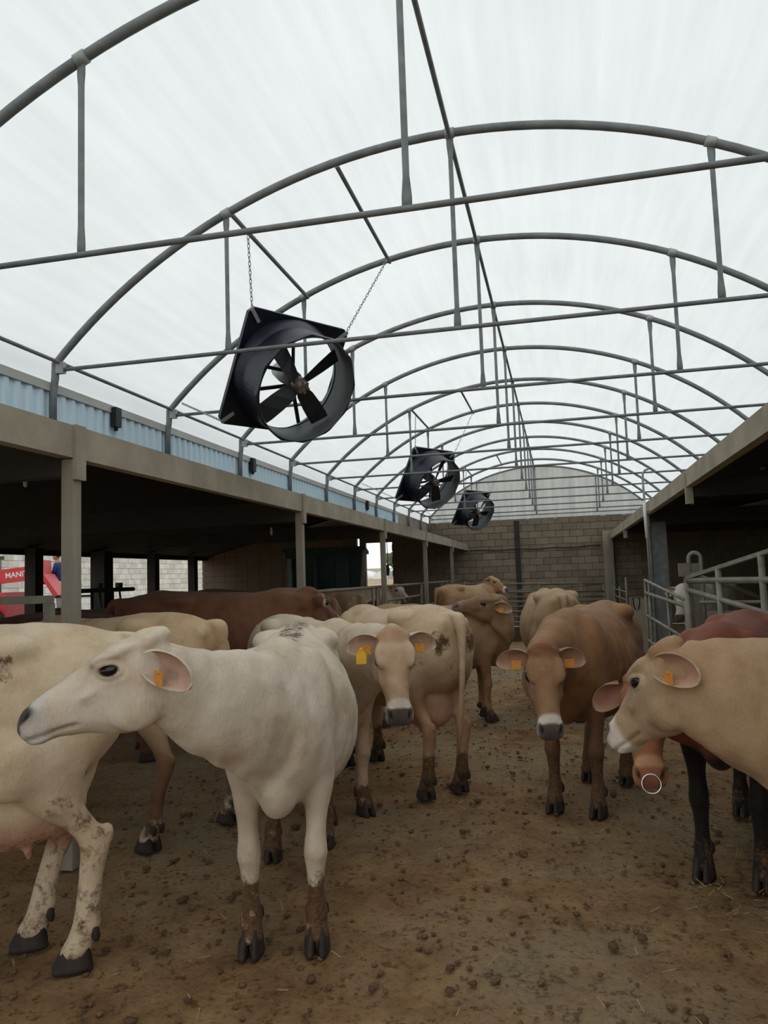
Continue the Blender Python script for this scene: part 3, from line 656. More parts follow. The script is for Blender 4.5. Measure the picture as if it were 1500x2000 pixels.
# ---- end wall of separate blocks
BW, BH, BD = .392, .192, .14
def brick_mesh(w, h, d, bv=.006):
    bm = bmesh.new(); bmesh.ops.create_cube(bm, size=1)
    for q in bm.verts: q.co = (q.co.x * w, q.co.y * d, q.co.z * h)
    bmesh.ops.bevel(bm, geom=bm.edges[:], offset=bv, segments=1, affect='EDGES'); me = bpy.data.meshes.new('block'); bm.to_mesh(me); bm.free(); return me
def joined_blocks(b, x, y, z, w, h, d): b.box(x - w / 2, x + w / 2, y - d / 2, y + d / 2, z - h / 2, z + h / 2)
back = MB().box(-5.1, 7.2, YW + .03, YW + .2, 0, 3.14).box(4.2, 7.2, YW + .03, YW + .2, 3.14, 3.75).box(-11.5, -5.3, YW + .03, YW + .2, 3.14, 3.62).box(-11.5, -6.25, YW + .03, YW + .2, 0, 3.14).box(-6.15, -5.1, YW + .03, YW + .2, 2.68, 3.14).box(-6.15, -5.97, YW + .03, YW + .2, 0, 2.68).box(-6.25, -6.15, YW + .03, YW + .2, 0, 2.43).box(-6.25, -6.15, YW + .03, YW + .2, 2.92, 3.14)
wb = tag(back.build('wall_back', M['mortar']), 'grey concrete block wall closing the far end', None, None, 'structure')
BK = brick_mesh(BW, BH, BD); HB = brick_mesh(BW / 2 - .004, BH, BD); rest = MB(); cnt = 0
for r in range(16):
    z = .1 + r * .2 - .002
    if z > 3.1: break
    x = -4.9 + (.2 if r % 2 else 0)
    while x < 7.0:
        jit = rnd.uniform(-.006, .006)
        if -3.35 < x < 2.35 and z > .45 and cnt < 300:
            o = link('block', BK, M['block'], wb); o.location = (x, YW + jit + .015, z); cnt += 1
        else: joined_blocks(rest, x, YW + jit + .015, z, BW, BH, BD)
        x += .4
    x = -11.3
    while x < -6.4: joined_blocks(rest, x, YW + .015, z, BW, BH, BD); x += .4
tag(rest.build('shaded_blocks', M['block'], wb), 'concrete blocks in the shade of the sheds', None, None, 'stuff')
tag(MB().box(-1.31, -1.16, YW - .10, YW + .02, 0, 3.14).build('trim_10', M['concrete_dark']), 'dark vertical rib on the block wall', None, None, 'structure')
tag(MB().box(1.22, 1.50, YW - .30, YW - .075, 0, 2.71).build('pier', M['concrete_column']), 'broad concrete pier where the right eave meets the end wall', 'pier')
pts = [(-2.68 + 3.85 * i / 24, YW - .09 - .03 * (abs(-2.68 + 3.85 * i / 24 + 1.235) < .12), 2.30 + .012 * math.sin(i * .9) - .02 * math.sin(math.pi * i / 24)) for i in range(25)]
tag(MB().tube(pts, .014, 6).build('wall_cable', M['rubber']), 'dark cable sagging across the block wall', 'cable')
# far doorway hoist and scenery
hs_ = empty('chain_hoist', (-3.12, 13.7, 0)); tag(hs_, 'black hoist block hanging on two ropes by the bright doorway', 'hoist')
MB().tube([(-.03, 0, 1.80), (-.02, 0, 2.52)], .006, 6).build('rope', M['rubber'], hs_); MB().tube([(.05, 0, 1.80), (.03, 0, 2.52)], .006, 6).build('rope', M['rubber'], hs_)
MB().tube([(0, -.03, 1.70), (0, .03, 1.70)], .075, 14).build('pulley', M['rubber'], hs_); MB().box(-.05, .06, -.04, .04, 1.60, 1.80).build('block', M['rubber'], hs_)
# outside pale wall
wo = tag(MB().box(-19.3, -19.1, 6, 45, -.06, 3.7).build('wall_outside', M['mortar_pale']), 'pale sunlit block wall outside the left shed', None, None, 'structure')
BP = brick_mesh(.13, .235, .485)
orest = MB(); cnt = 0
for r in range(15):
    z = .06 + r * .245; y = 6.3 + (.25 if r % 2 else 0)
    while y < 44.8:
        if 1.4 < z < 3.4 and 21.5 < y < 41.5 and cnt < 290 : o = link('block', BP, M['block_pale'], wo); o.location = (-19.09 + rnd.uniform(-.01, .01), y, z); cnt += 1
        else: orest.box(-19.155, -19.03, y - .2425, y + .2425, z - .1175, z + .1175)
        y += .5
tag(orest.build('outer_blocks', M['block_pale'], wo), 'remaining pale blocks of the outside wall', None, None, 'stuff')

# ---- right shed
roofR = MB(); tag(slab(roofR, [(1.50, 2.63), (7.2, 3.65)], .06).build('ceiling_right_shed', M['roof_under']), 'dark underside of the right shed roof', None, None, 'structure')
RJ = [-2.2, .3, 4.8, 9.3, 13.8, 18.3, YW - .02]
for i in range(6):
    tag(MB().box(1.44, 1.53, RJ[i] + .004, RJ[i + 1] - .004, 2.475, 2.665).build(f'trim_{i + 11}', M['concrete']), 'concrete fascia beam along the right shed eave', None, None, 'structure')
for i, y in enumerate(RJ[3:6]):
    b = empty('eave_bracket', (1.46, y, 0)); tag(b, f'{ORD[i]} slim concrete bracket under the right eave', 'bracket', 'brackets under the right eave')
    MB().box(-.03, .05, -.035, .035, 2.28, 2.66).build('plate', M['concrete'], b)
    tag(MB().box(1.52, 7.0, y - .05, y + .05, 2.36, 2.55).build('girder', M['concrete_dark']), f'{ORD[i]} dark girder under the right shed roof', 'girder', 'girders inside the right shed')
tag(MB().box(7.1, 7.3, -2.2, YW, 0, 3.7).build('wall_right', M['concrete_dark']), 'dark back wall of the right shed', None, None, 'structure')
c = empty('steel_column', (1.60, 14.5, 0)); tag(c, 'grey steel column standing behind the concrete panel on the right', 'column')
MB().box(-.03, .25, -.01, .01, 0, 2.42).build('web', M['galv'], c); MB().box(-.04, -.02, -.06, .06, 0, 2.42).build('flange', M['galv'], c); MB().box(.24, .26, -.06, .06, 0, 2.42).build('flange', M['galv'], c)
c = empty('bent_pipe', (1.37, 13.05, 0)); tag(c, 'tall vertical pipe with a crooked top beside the right eave', 'pipe')
MB().tube([(.02, 0, 1.20), (.01, 0, 2.30), (0, 0, 3.02), (.005, 0, 3.10), (.04, 0, 3.16), (.10, 0, 3.18)], .018, 8).build('pipe', M['galv_light'], c); MB().tube([(.012, 0, 2.06), (.0, 0, 2.66)], .028, 8).build('sleeve', M['white_paint'], c); MB().box(.0, .09, -.02, .02, 2.45, 2.50).build('clip', M['galv'], c)

# ---- fences and gates
def gate(name, label, P, Q, rails, posts, r=.02, mat='rail', pr=None, cat='gate', extra=None):
    """P,Q ground points of the two ends; rails (z at P, z at Q, radius); posts (t, z0, z1)"""
    g = empty(name, (P[0], P[1], 0)); tag(g, label, cat); d = Vector((Q[0] - P[0], Q[1] - P[1], 0))
    for za, zb, rr in rails: MB().tube([(0, 0, za), (d.x, d.y, zb)], rr, 8).build('rail', M[mat], g)
    for t, z0, z1 in posts: MB().tube([(d.x * t, d.y * t, z0), (d.x * t, d.y * t, z1)], pr or r, 8).build('post', M[mat], g)
    return g
g = gate('back_fence', 'wide metal fence of many horizontal rails before the block wall', (-2.75, 17.95), (.95, 18.7), [(1.38, 1.26, .018), (1.18, 1.08, .022), (1.06, .97, .016), (.95, .86, .018), (.83, .75, .016), (.71, .64, .018), (.59, .52, .016), (.46, .40, .018)], [(0., 0, 1.4), (.14, 0, 1.40), (.36, .3, 1.38), (.60, .3, 1.36), (.86, .3, 1.30), (1., 0, 1.28)], .016, 'rail_dark', .018, 'fence')
MB().tube([(.5, .1, 1.12), (3.6, .73, 1.24)], .012, 8).build('brace', M['rail_dark'], g); MB().hexa([(0, -.03, 0), (3.7, .72, 0), (3.7, .82, 0), (0, .07, 0), (0, -.03, .34), (3.7, .72, .30), (3.7, .82, .30), (0, .07, .34)]).build('kick_board', M['bark'], g)
gate('side_gate', 'narrow rail gate seen at a slant beside the concrete panel', (1.17, 18.5), (1.18, 15.2), [(1.14 - .155 * i, 1.14 - .155 * i, .014) for i in range(7)], [(0., 0, 1.2), (.5, .15, 1.22), (1., 0, 1.42)], .014, 'rail_dark', .02)
c = empty('concrete_panel', (1.37, 14.95, 0)); tag(c, 'low concrete panel with a hanging loop beside the steel column', 'panel')
MB().box(-.16, .16, -.05, .05, 0, 1.05).build('slab', M['concrete'], c); MB().tube([(-.11, -.06, 1.04), (-.11, -.065, .92), (-.08, -.065, .82), (-.03, -.065, .82), (.0, -.065, .92), (.0, -.06, 1.04)], .008, 6).build('loop', M['rubber'], c)
MB().tube([(-.16, -.06, 0), (-.16, -.06, 1.05), (.16, -.06, 1.05)], .012, 6).build('edge_bar', M['rail'], c)
gate('swing_gate', 'short tube gate sloping down between concrete panel and rail pen', (1.16, 11.6), (1.32, 9.08), [(1.40, 1.20, .021), (1.22, 1.13, .024), (.90, .76, .02), (.55, .45, .02)], [(0., 0, 1.42), (.12, .1, 1.36), (.62, .2, 1.25), (1., .4, 1.2)], .02, 'rail', .018)
g = gate('feed_rail', 'stout tube railing with a rising top bar at the right edge', (1.19, 8.0), (1.72, 6.70), [(1.43, 1.43, .030), (1.34, 1.12, .027), (.95, .75, .025), (.55, .40, .025)], [(0., 0, 1.50), (.38, .0, 1.53), (.82, 0, 1.66)], .03, 'rail', .03, 'railing')
d = Vector((.53, -1.30, 0)); MB().bar((0, 0, 1.455), (d.x, d.y, 1.69), .05, .035).build('top_bar', M['rail'], g)
MB().tube([(.04, -.02, 1.49), (.30, .1, 1.40), (.9, .5, 1.18)], .022, 8).build('cross_rail', M['rail'], g); MB().tube([(.15, .3, 1.20), (1.4, -.1, 1.20)], .018, 8).build('cross_rail', M['rail'], g)
MB().box(-.07, .03, -.03, .03, 1.47, 1.60).build('hinge_box', M['rail_dark'], g)
g = empty('hoop_post', (1.37, 8.6, 0)); tag(g, 'inverted U tube hoop standing behind the right railing', 'post')
pts = [(-.06, 0, 0), (-.06, 0, 1.62)] + [(.0 - .06 * math.cos(math.pi * i / 8), 0, 1.65 + .06 * math.sin(math.pi * i / 8)) for i in range(9)] + [(.06, 0, 1.62), (.06, 0, 0)]
MB().tube(pts, .022, 8).build('hoop', M['rail'], g); MB().box(-.05, .05, -.006, .006, .6, 1.60).build('plate', M['rail_dark'], g)
c = empty('trough', (1.9, 10.2, 0)); tag(c, 'low grey concrete trough behind the right railing', 'trough')
MB().box(-.3, 1.6, -.25, -.17, 0, 1.0).build('front', M['concrete'], c); MB().box(-.3, 1.6, .17, .25, 0, 1.0).build('rear', M['concrete'], c); MB().box(-.3, -.22, -.17, .17, 0, 1.0).build('end', M['concrete'], c); MB().box(1.52, 1.6, -.17, .17, 0, 1.0).build('end', M['concrete'], c); MB().box(-.22, 1.52, -.17, .17, .5, .6).build('bottom', M['concrete'], c)
gate('pen_rail', 'long tube railing between the left columns, second bay', (-2.86, 8.0), (-2.86, 11.9), [(1.42, 1.42, .022), (.95, .95, .022)], [(.0, 0, 1.44), (.93, 0, 1.44), (1., 0, 1.44)], .022, 'rail_dark', .022, 'railing')
gate('pen_rail', 'long tube railing between the left columns, third bay', (-2.86, 12.0), (-2.86, 15.8), [(1.42, 1.42, .022), (1.18, 1.18, .02), (.95, .95, .022)], [(.0, 0, 1.44), (1., 0, 1.44)], .022, 'rail_dark', .022, 'railing')
gate('pen_rail', 'long tube railing between the left columns, farthest bay', (-2.86, 15.9), (-2.86, 23.2), [(1.42, 1.42, .022), (.95, .95, .022)], [(.0, 0, 1.44), (.5, 0, 1.44), (1., 0, 1.44)], .022, 'rail_dark', .022, 'railing')
g = empty('yard_gate', (-3.17, 4.33, 0)); tag(g, 'pale grey square tube gate by the nearest left column', 'gate')
MB().bar((0, 0, 1.49), (-1.4, -.33, 1.49), .05, .05).build('rail', M['rail'], g); MB().bar((-.025, 0, 0.05), (-.025, 0, 1.465), .05, .05, (0, 1, 0)).build('post', M['rail'], g); MB().bar((0, 0, .9), (-1.4, -.33, .9), .04, .04).build('rail', M['rail'], g)
MB().bar((-1.35, -.32, .05), (-1.35, -.32, 1.465), .05, .05, (0, 1, 0)).build('post', M['rail'], g)
hl = empty('headlock_rail', (-6.3, 8.9, 0)); tag(hl, 'dark self-locking feed barrier with slanted bars inside the left shed', 'feed barrier')
MB().tube([(0, 0, 1.52), (0, 1.6, 1.52)], .03, 8).build('rail', M['dark_metal'], hl); MB().tube([(0, 0, .6), (0, 1.6, .6)], .03, 8).build('rail', M['dark_metal'], hl)
for i in range(3):
    y = .1 + i * .5; MB().tube([(0, y, .0), (0, y - .05, 1.52)], .018, 6).build('bar', M['dark_metal'], hl); MB().tube([(0, y + .3, .6), (0, y + .12, 1.52)], .016, 6).build('bar', M['dark_metal'], hl)
    MB().box(-.03, .03, y + .06, y + .16, 1.53, 1.62).build('latch', M['dark_metal'], hl)

# ---- fans
def fan_meshes():
    S = 1.05; h = S / 2; n = 64; R1, R2, R3 = .515, .462, .455
    hv = []; hf = []
    def sq(a, s):
        c_, s_ = math.cos(a), math.sin(a); k = s / max(abs(c_), abs(s_)); return c_ * k, s_ * k
    A = [2 * math.pi * (i + .5) / n for i in range(n)]
    loops = []
    for y, fn in ((.03, lambda a: sq(a, h)), (-.01, lambda a: sq(a, h)), (-.01, lambda a: sq(a, h - .015)), (.0, lambda a: (R1 * math.cos(a), R1 * math.sin(a))), (-.05, lambda a: ((R1 - .02) * math.cos(a), (R1 - .02) * math.sin(a))), (-.14, lambda a: (R2 * math.cos(a), R2 * math.sin(a)))):
        loops.append([(fn(a)[0], y, fn(a)[1]) for a in A])
    loops2 = [[(x, y + .012, z) for x, y, z in lp] for lp in loops[::-1][:4]]
    # a plate with bell mouth
    house = MB(); al = loops + [[(x * 1.012, y + .004, z * 1.012) for x, y, z in loops[5]]] + [[(x * 1.012, y + .01, z * 1.012) for x, y, z in loops[4]]] + [[(x * 1.01, .014, z * 1.01) for x, y, z in loops[3]]] + [[(x, .014, z) for x, y, z in [(*sq(a, h - .012)[:1], 0, sq(a, h - .012)[1]) for a in A]]] + [loops[0]]
    v = [p for lp in al for p in lp]; f = []
    for i in range(len(al) - 1):
        for k in range(n): k2 = (k + 1) % n; f.append((i * n + k, i * n + k2, (i + 1) * n + k2, (i + 1) * n + k))
    house.add(v, f, False)
    ring = MB(); prof = [(R2, -.12), (R2 - .004, -.25), (R2 - .002, -.40), (R2 + .006, -.41)]
    inner = [[(r * math.cos(a), y, r * math.sin(a)) for a in A] for r, y in prof]
    v = [p for lp in inner for p in lp]; f = [(i * n + k, (i + 1) * n + k, (i + 1) * n + (k + 1) % n, i * n + (k + 1) % n) for i in range(3) for k in range(n)]
    liner = MB().add(v, f, True)
    oc = lambda a, r: r / math.cos(((a + math.pi / 12) % (math.pi / 6)) - math.pi / 12)
    outer = [[(r * math.cos(a), y, r * math.sin(a)) for a in A] for r, y in ((R2 + .006, -.41), (.0, -.41))][:1] + [[(oc(a, .478) * math.cos(a), y, oc(a, .478) * math.sin(a)) for a in A] for y in (-.405, -.36)] + [[(.474 * math.cos(a), y, .474 * math.sin(a)) for a in A] for y in (-.35, -.10)] + [[(R2 * math.cos(a), -.10, R2 * math.sin(a)) for a in A]]
    v = [p for lp in outer for p in lp]; f = [(i * n + k, (i + 1) * n + k, (i + 1) * n + (k + 1) % n, i * n + (k + 1) % n) for i in range(5) for k in range(n)]
    shroud = MB().add(v, f, False)
    bl = MB(); rows = [(.06, .10, .55), (.12, .15, .62), (.25, .17, .50), (.38, .175, .40), (.435, .165, .36)]; top = []
    for r, w, tw in rows:
        for s in (-1, 1): x = s * w / 2; top.append((x * math.cos(tw), x * math.sin(tw) * .9 - .26, r))
    v = top + [(x, y + .006, z) for x, y, z in top]; m_ = len(top); f = []
    for i in range(len(rows) - 1): a = 2 * i; f += [(a, a + 1, a + 3, a + 2), (m_ + a + 2, m_ + a + 3, m_ + a + 1, m_ + a), (a, a + 2, m_ + a + 2, m_ + a), (a + 3, a + 1, m_ + a + 1, m_ + a + 3)]
    f += [(0, m_, m_ + 1, 1), (m_ - 2, m_ - 1, 2 * m_ - 1, 2 * m_ - 2)]
    bl.add(v, f)
    hub = MB().tube([(0, -.34, 0), (0, -.33, 0), (0, -.26, 0), (0, -.21, 0)], [.03, .055, .075, .07], 16)
    for k in range(6): a = k * math.pi / 3; hub.tube([(.05 * math.cos(a), -.345, .05 * math.sin(a)), (.05 * math.cos(a), -.30, .05 * math.sin(a))], .011, 6)
    motor = MB().tube([(-.02, -.20, .02), (-.02, -.02, .02), (-.02, .10, .02)], [.075, .085, .07], 14)
    bars = [MB().bar((sx * .01, -.10, 0), (sx * .47, -.05, sz * .0 + .0), .03, .03) for sx, sz in ((-1, 0), (1, 0))]
    bars = [MB().bar((-.03, -.12, -.06), (-.45, -.06, -.20), .02, .03), MB().bar((-.03, -.12, .07), (-.46, -.06, .06), .02, .03), MB().bar((.0, -.12, .05), (-.10, -.06, .46), .02, .03), MB().bar((.02, -.12, -.04), (.25, -.06, -.40), .02, .03)]
    brk = MB().bar((-.07, 0, 0), (.07, 0, 0), .012, .03); return house.mesh('housing'), shroud.mesh('shroud'), liner.mesh('shroud_liner'), bl.mesh('blade'), hub.mesh('hub'), motor.mesh('motor'), [q.mesh('bracket') for q in bars], brk.mesh('corner_clip')
FH, FS, FL, FB, FU, FM, FBR, FC = fan_meshes()
def chain(b, p, q, sag=0., step=.034, r=.0035):
    p = Vector(p); q = Vector(q); L = (q - p).length; n = max(3, int(L / step))
    pt = lambda t: p.lerp(q, t) - Vector((0, 0, sag * 4 * t * (1 - t)))
    for i in range(n):
        a = pt(i / n); c = pt((i + 1) / n); d = (c - a); m_ = (a + c) / 2; d.normalize(); ref = Vector((0, 0, 1)) if abs(d.z) < .9 else Vector((1, 0, 0)); s1 = d.cross(ref).normalized(); s2 = d.cross(s1)
        side = s1 if i % 2 else s2; hl_ = step * .68; w = .010
        ring = [m_ + d * (hl_ * math.cos(t) ) + side * (w * math.sin(t)) for t in [2 * math.pi * k / 8 for k in range(9)]]
        b.tube(ring, r, 4, False)
fx = Vector((.585, .811, -.01)).normalized(); fn = Vector((.69, -.50, -.52)); fn = (fn - fx * fn.dot(fx)).normalized(); fz = fx.cross(-fn)
for i, ((y, k), nm) in enumerate(zip(FANY, ('large nearest', 'middle', 'small farthest'))):
    C_ = Vector((-2.33, y, 3.40)); f = empty('barn_fan', C_); tag(f, f'{nm} black square-framed barn fan hanging on chains under the roof', 'fan', 'ventilation fans under the roof')
    f.matrix_world = Matrix(((fx.x, -fn.x, fz.x, C_.x), (fx.y, -fn.y, fz.y, C_.y), (fx.z, -fn.z, fz.z, C_.z), (0, 0, 0, 1)))
    link('housing', FH, M['fan_plastic'], f); sh = link('shroud', FS, M['fan_plastic'], f); link('liner', FL, M['fan_inner'], sh)
    a0 = (.72, .08, .35)[i]
    for q in range(4 if i == 0 else 5): o = link('blade', FB, M['fan_blade'], f); o.rotation_euler = (0, a0 + q * 2 * math.pi / (4 if i == 0 else 5), 0)
    link('hub', FU, M['hub_metal'], f); link('motor', FM, M['galv_light'], f)
    for q in FBR: link('bracket', q, M['dark_metal'], f)
    for sx in (-1, 1):
        for sz in (-1, 1): o = link('corner_clip', FC, M['galv_light'], f); o.location = (sx * .46, -.02, sz * .46); o.rotation_euler = (0, -sx * sz * math.pi / 4 + (0 if sx * sz > 0 else 0), 0)
    inv = f.matrix_world.inverted(); cor = lambda sx, sz: Vector((sx * .50, -.01, sz * .50))
    y0, y1 = ARCH_Y[k], ARCH_Y[k + 1]
    for (sx, sz), q, sg in (((-1, 1), (-2.33, y0 + .32, arch_z(-2.33) - .05), .0), ((1, 1), (-1.48, y1 - .12, arch_z(-1.48) - .05), .0), ((-1, -1), (-3.72, y1, 3.42), .03), ((1, -1), (-1.9, y1, 3.30), .05)):
        b = MB(); chain(b, cor(sx, sz), inv @ Vector(q), 0, .034 if i == 0 else .05); b.build('chain', M['chain'], f)

# ---- things beyond the left shed
t = empty('telehandler', (-14.6, 18.2, 0)); tag(t, 'red telescopic handler parked outside, white lettering on its raised boom', 'telehandler')
ux = Vector((.975, .2216, 0)); uy = Vector((-.2216, .975, 0))
def tp_(a, b_, z): return ux * a + uy * b_ + Vector((0, 0, z))
def obox(a0, a1, b0, b1, z0, z1, sl=0.): return MB().hexa([tp_(a0, b0, z0), tp_(a1, b0, z0 + sl), tp_(a1, b1, z0 + sl), tp_(a0, b1, z0), tp_(a0, b0, z1), tp_(a1, b0, z1 + sl), tp_(a1, b1, z1 + sl), tp_(a0, b1, z1)])
obox(-3.2, .75, -.22, .22, 1.50, 1.86, .36).build('boom', M['red_paint'], t)
MB().hexa([tp_(.70, -.3, 1.75), tp_(.98, -.3, 1.70), tp_(.98, .3, 1.70), tp_(.70, .3, 1.75), tp_(.74, -.3, 2.40), tp_(.94, -.3, 2.36), tp_(.94, .3, 2.36), tp_(.74, .3, 2.40)]).build('boom_head', M['red_paint'], t)
MB().hexa([tp_(.92, -.35, 1.95), tp_(1.02, -.35, 1.98), tp_(1.02, .35, 1.98), tp_(.92, .35, 1.95), tp_(1.30, -.35, 1.35), tp_(1.42, -.35, 1.40), tp_(1.42, .35, 1.40), tp_(1.30, .35, 1.35)][::-1]).build('fork_carriage', M['red_paint'], t)
obox(1.3, 2.3, -.3, -.2, 1.32, 1.38).build('fork', M['dark_metal'], t); obox(1.3, 2.3, .2, .3, 1.32, 1.38).build('fork', M['dark_metal'], t)
obox(-3.6, .15, -.65, .65, .75, 1.52).build('chassis', M['red_paint'], t); obox(-1.9, -.75, .2, .95, 1.52, 2.45).build('cab', M['glass_dark'], t); obox(-1.95, -.7, .15, 1.0, 2.45, 2.55).build('cab_roof', M['dark_metal'], t)
obox(-.55, -.25, -.75, -.6, 1.45, 1.75).build('light_box', M['dark_metal'], t)
for a in (-2.9, -.4):
    for b_ in (-.95, .65):
        w = MB().tube([tp_(a, b_, .6), tp_(a, b_ + .35, .6)], .62, 20).build('wheel', M['rubber'], t); MB().tube([tp_(a, b_ - .01, .6), tp_(a, b_ + .36, .6)], .28, 14).build('rim', M['red_paint'], w)
cu = bpy.data.curves.new('lettering', 'FONT'); cu.body = 'MANITOU'; cu.size = .20; cu.extrude = .004; cu.offset = .004
to = bpy.data.objects.new('t', cu); col.objects.link(to); dg = bpy.context.evaluated_depsgraph_get(); me = bpy.data.meshes.new_from_object(to.evaluated_get(dg)); bpy.data.objects.remove(to)
lt = link('lettering', me, M['white_paint'], t); sl_ = Vector((3.95, .36)).normalized(); ax = ux * sl_.x + Vector((0, 0, sl_.y)); az = -ux * sl_.y + Vector((0, 0, sl_.x)); p_ = tp_(-.06, -.226, 1.52 + .36 * (3.14 / 3.95) + .09)
lt.matrix_local = Matrix(((ax.x, az.x, -uy.x, p_.x), (ax.y, az.y, -uy.y, p_.y), (ax.z, az.z, -uy.z, p_.z), (0, 0, 0, 1)))
c = empty('flat_trailer', (-12.9, 18.9, 0)); tag(c, 'low flat trailer behind the nearest left column', 'trailer')
MB().box(-1.0, 1.2, -.7, .9, .72, .82).build('deck', M['rail_dark'], c); MB().tube([(-.5, -.75, .36), (-.5, -.55, .36)], .36, 16).build('wheel', M['rubber'], c); MB().tube([(.7, -.75, .36), (.7, -.55, .36)], .36, 16).build('wheel', M['rubber'], c); MB().tube([(-.5, .75, .36), (-.5, .95, .36)], .36, 16).build('wheel', M['rubber'], c); MB().tube([(.7, .75, .36), (.7, .95, .36)], .36, 16).build('wheel', M['rubber'], c); MB().box(-.9, 1.1, -.3, .5, .36, .72).build('frame', M['dark_metal'], c)
# person standing on the trailer, bent a little towards the machine
S = Soup(); Xv, Yv, Zv = np.eye(3)
S.loft([((x, 0, z), Yv, Xv, w, dth, dth, 2.3, 2.3) for x, z, w, dth in ((0, .90, .155, .11), (0, 1.02, .15, .105), (.02, 1.15, .15, .105), (.05, 1.30, .175, .115), (.07, 1.42, .17, .10), (.085, 1.49, .07, .065), (.10, 1.56, .055, .058))], 16)
S.ball((.135, 0, 1.66), (.095, .075, .115)); S.ball((.225, 0, 1.645), (.02, .015, .025)); S.ball((.19, 0, 1.60), (.04, .045, .03))
for sy in (1, -1):
    S.ball((.125, sy * .078, 1.655), (.02, .012, .03))
    S.loft([((x, sy * y, z), Yv, Xv, r_, r_, r_, 2, 2) for x, y, z, r_ in ((0, .085, .95, .095), (.01, .09, .75, .08), (.02, .09, .50, .058), (.01, .09, .40, .056), (-.02, .09, .22, .045), (-.02, .09, .07, .04), (-.01, .09, .02, .045))], 12)
    S.loft([((x, sy * .09, .03), Yv, Zv, w, .035, .03, 2, 2) for x, w in ((-.07, .035), (0, .042), (.12, .045), (.18, .03))], 10)
    S.loft([((x, sy * y, z), Yv, unit((1, 0, 1)), r_, r_, r_, 2, 2) for x, y, z, r_ in ((.06, .17, 1.42, .06), (.09, .205, 1.30, .05), (.13, .215, 1.17, .042), (.24, .20, 1.10, .038), (.38, .17, 1.10, .03), (.43, .165, 1.10, .035))], 10)
    for j in range(4): S.loft([((.43 + dx, sy * (.145 + j * .014), 1.10 - dz), Yv, Zv, .008, .008, .008, 2, 2) for dx, dz in ((0, 0), (.05, .0), (.08 - .004 * abs(j - 1), .02), (.085, .035))], 6)
    S.loft([((.42 + dx, sy * (.135 - dy), 1.115), Yv, Zv, .009, .009, .009, 2, 2) for dx, dy in ((0, 0), (.03, .02), (.055, .022))], 6)
tm = bpy.data.meshes.new('t'); tm.from_pydata([tuple(p) for p in S.v], [], S.f); to = bpy.data.objects.new('t', tm); col.objects.link(to); md = to.modifiers.new('r', 'REMESH'); md.mode = 'VOXEL'; md.voxel_size = .010
md2 = to.modifiers.new('s', 'SMOOTH'); md2.iterations = 3
dg = bpy.context.evaluated_depsgraph_get(); me = bpy.data.meshes.new_from_object(to.evaluated_get(dg)); bpy.data.objects.remove(to); me.polygons.foreach_set('use_smooth', [True] * len(me.polygons)); me.name = 'person_body'
pr = empty('person', (-13.72, 19.1, .82), math.pi + .2); tag(pr, 'person in navy shirt and pale trousers standing beside the red machine', 'person')
link('body', me, M['skin'], pr)
Q = Soup(); Q.loft([((x, 0, z), Yv, Xv, w, dth, dth, 2.3, 2.3) for x, z, w, dth in ((0, .86, .175, .13), (0, 1.02, .168, .122), (.02, 1.15, .168, .122), (.05, 1.30, .192, .13), (.07, 1.42, .186, .115), (.085, 1.49, .085, .08))], 16)
for sy in (1, -1): Q.loft([((x, sy * y, z), Yv, unit((1, 0, 1)), r_, r_, r_, 2, 2) for x, y, z, r_ in ((.06, .16, 1.43, .072), (.09, .205, 1.30, .064), (.125, .213, 1.18, .06))], 10)
b = MB(); b.v = [tuple(p) for p in Q.v]; b.f = list(Q.f); b.sm = [True] * len(b.f); b.build('shirt', M['navy_cloth'], pr)
Q = Soup()
for sy in (1, -1): Q.loft([((x, sy * y, z), Yv, Xv, r_, r_, r_, 2, 2) for x, y, z, r_ in ((0, .08, .96, .11), (.01, .09, .75, .098), (.02, .09, .50, .078), (.01, .09, .30, .07), (-.01, .09, .10, .066))], 12)
b = MB(); b.v = [tuple(p) for p in Q.v]; b.f = list(Q.f); b.sm = [True] * len(b.f); b.build('trousers', M['grey_cloth'], pr)
Q = Soup(); Q.ball((.125, 0, 1.69), (.10, .083, .10)); b = MB(); b.v = [tuple(p) for p in Q.v]; b.f = list(Q.f); b.sm = [True] * len(b.f); b.build('hair', M['hair'], pr)
# feed mixer, bales
c = empty('feed_mixer', (-5.45, 17.85, 0)); tag(c, 'dark green feed mixer wagon standing in the left shed', 'mixer wagon'); c.rotation_euler = (0, 0, .2216)
MB().hexa([(-.72, -1.4, .75), (.72, -1.4, .75), (.72, 1.4, .75), (-.72, 1.4, .75), (-.86, -1.6, 2.22), (.86, -1.6, 2.22), (.86, 1.6, 2.22), (-.86, 1.6, 2.22)]).build('tub', M['machine_green'], c)
for x0, x1, y0, y1 in ((-.92, .92, -1.66, -1.56), (-.92, .92, 1.56, 1.66), (-.92, -.84, -1.6, 1.6), (.84, .92, -1.6, 1.6)): MB().box(x0, x1, y0, y1, 2.20, 2.28).build('rim', M['machine_green'], c)
MB().box(-.80, -.70, -1.75, -1.60, .5, 2.05).build('side_post', M['machine_light'], c); MB().box(-.6, .6, -1.3, 1.3, .45, .75).build('frame', M['dark_metal'], c); MB().box(.25, .55, -1.62, -1.50, .8, 2.1).build('rib', M['machine_green'], c); MB().box(-.25, -.15, -1.62, -1.50, .8, 2.1).build('rib', M['machine_green'], c)
for sx in (-1, 1): w = MB().tube([(sx * .62, .3, .42), (sx * .90, .3, .42)], .42, 18).build('wheel', M['rubber'], c); MB().tube([(sx * .60, .3, .42), (sx * .91, .3, .42)], .18, 12).build('rim', M['machine_light'], w)
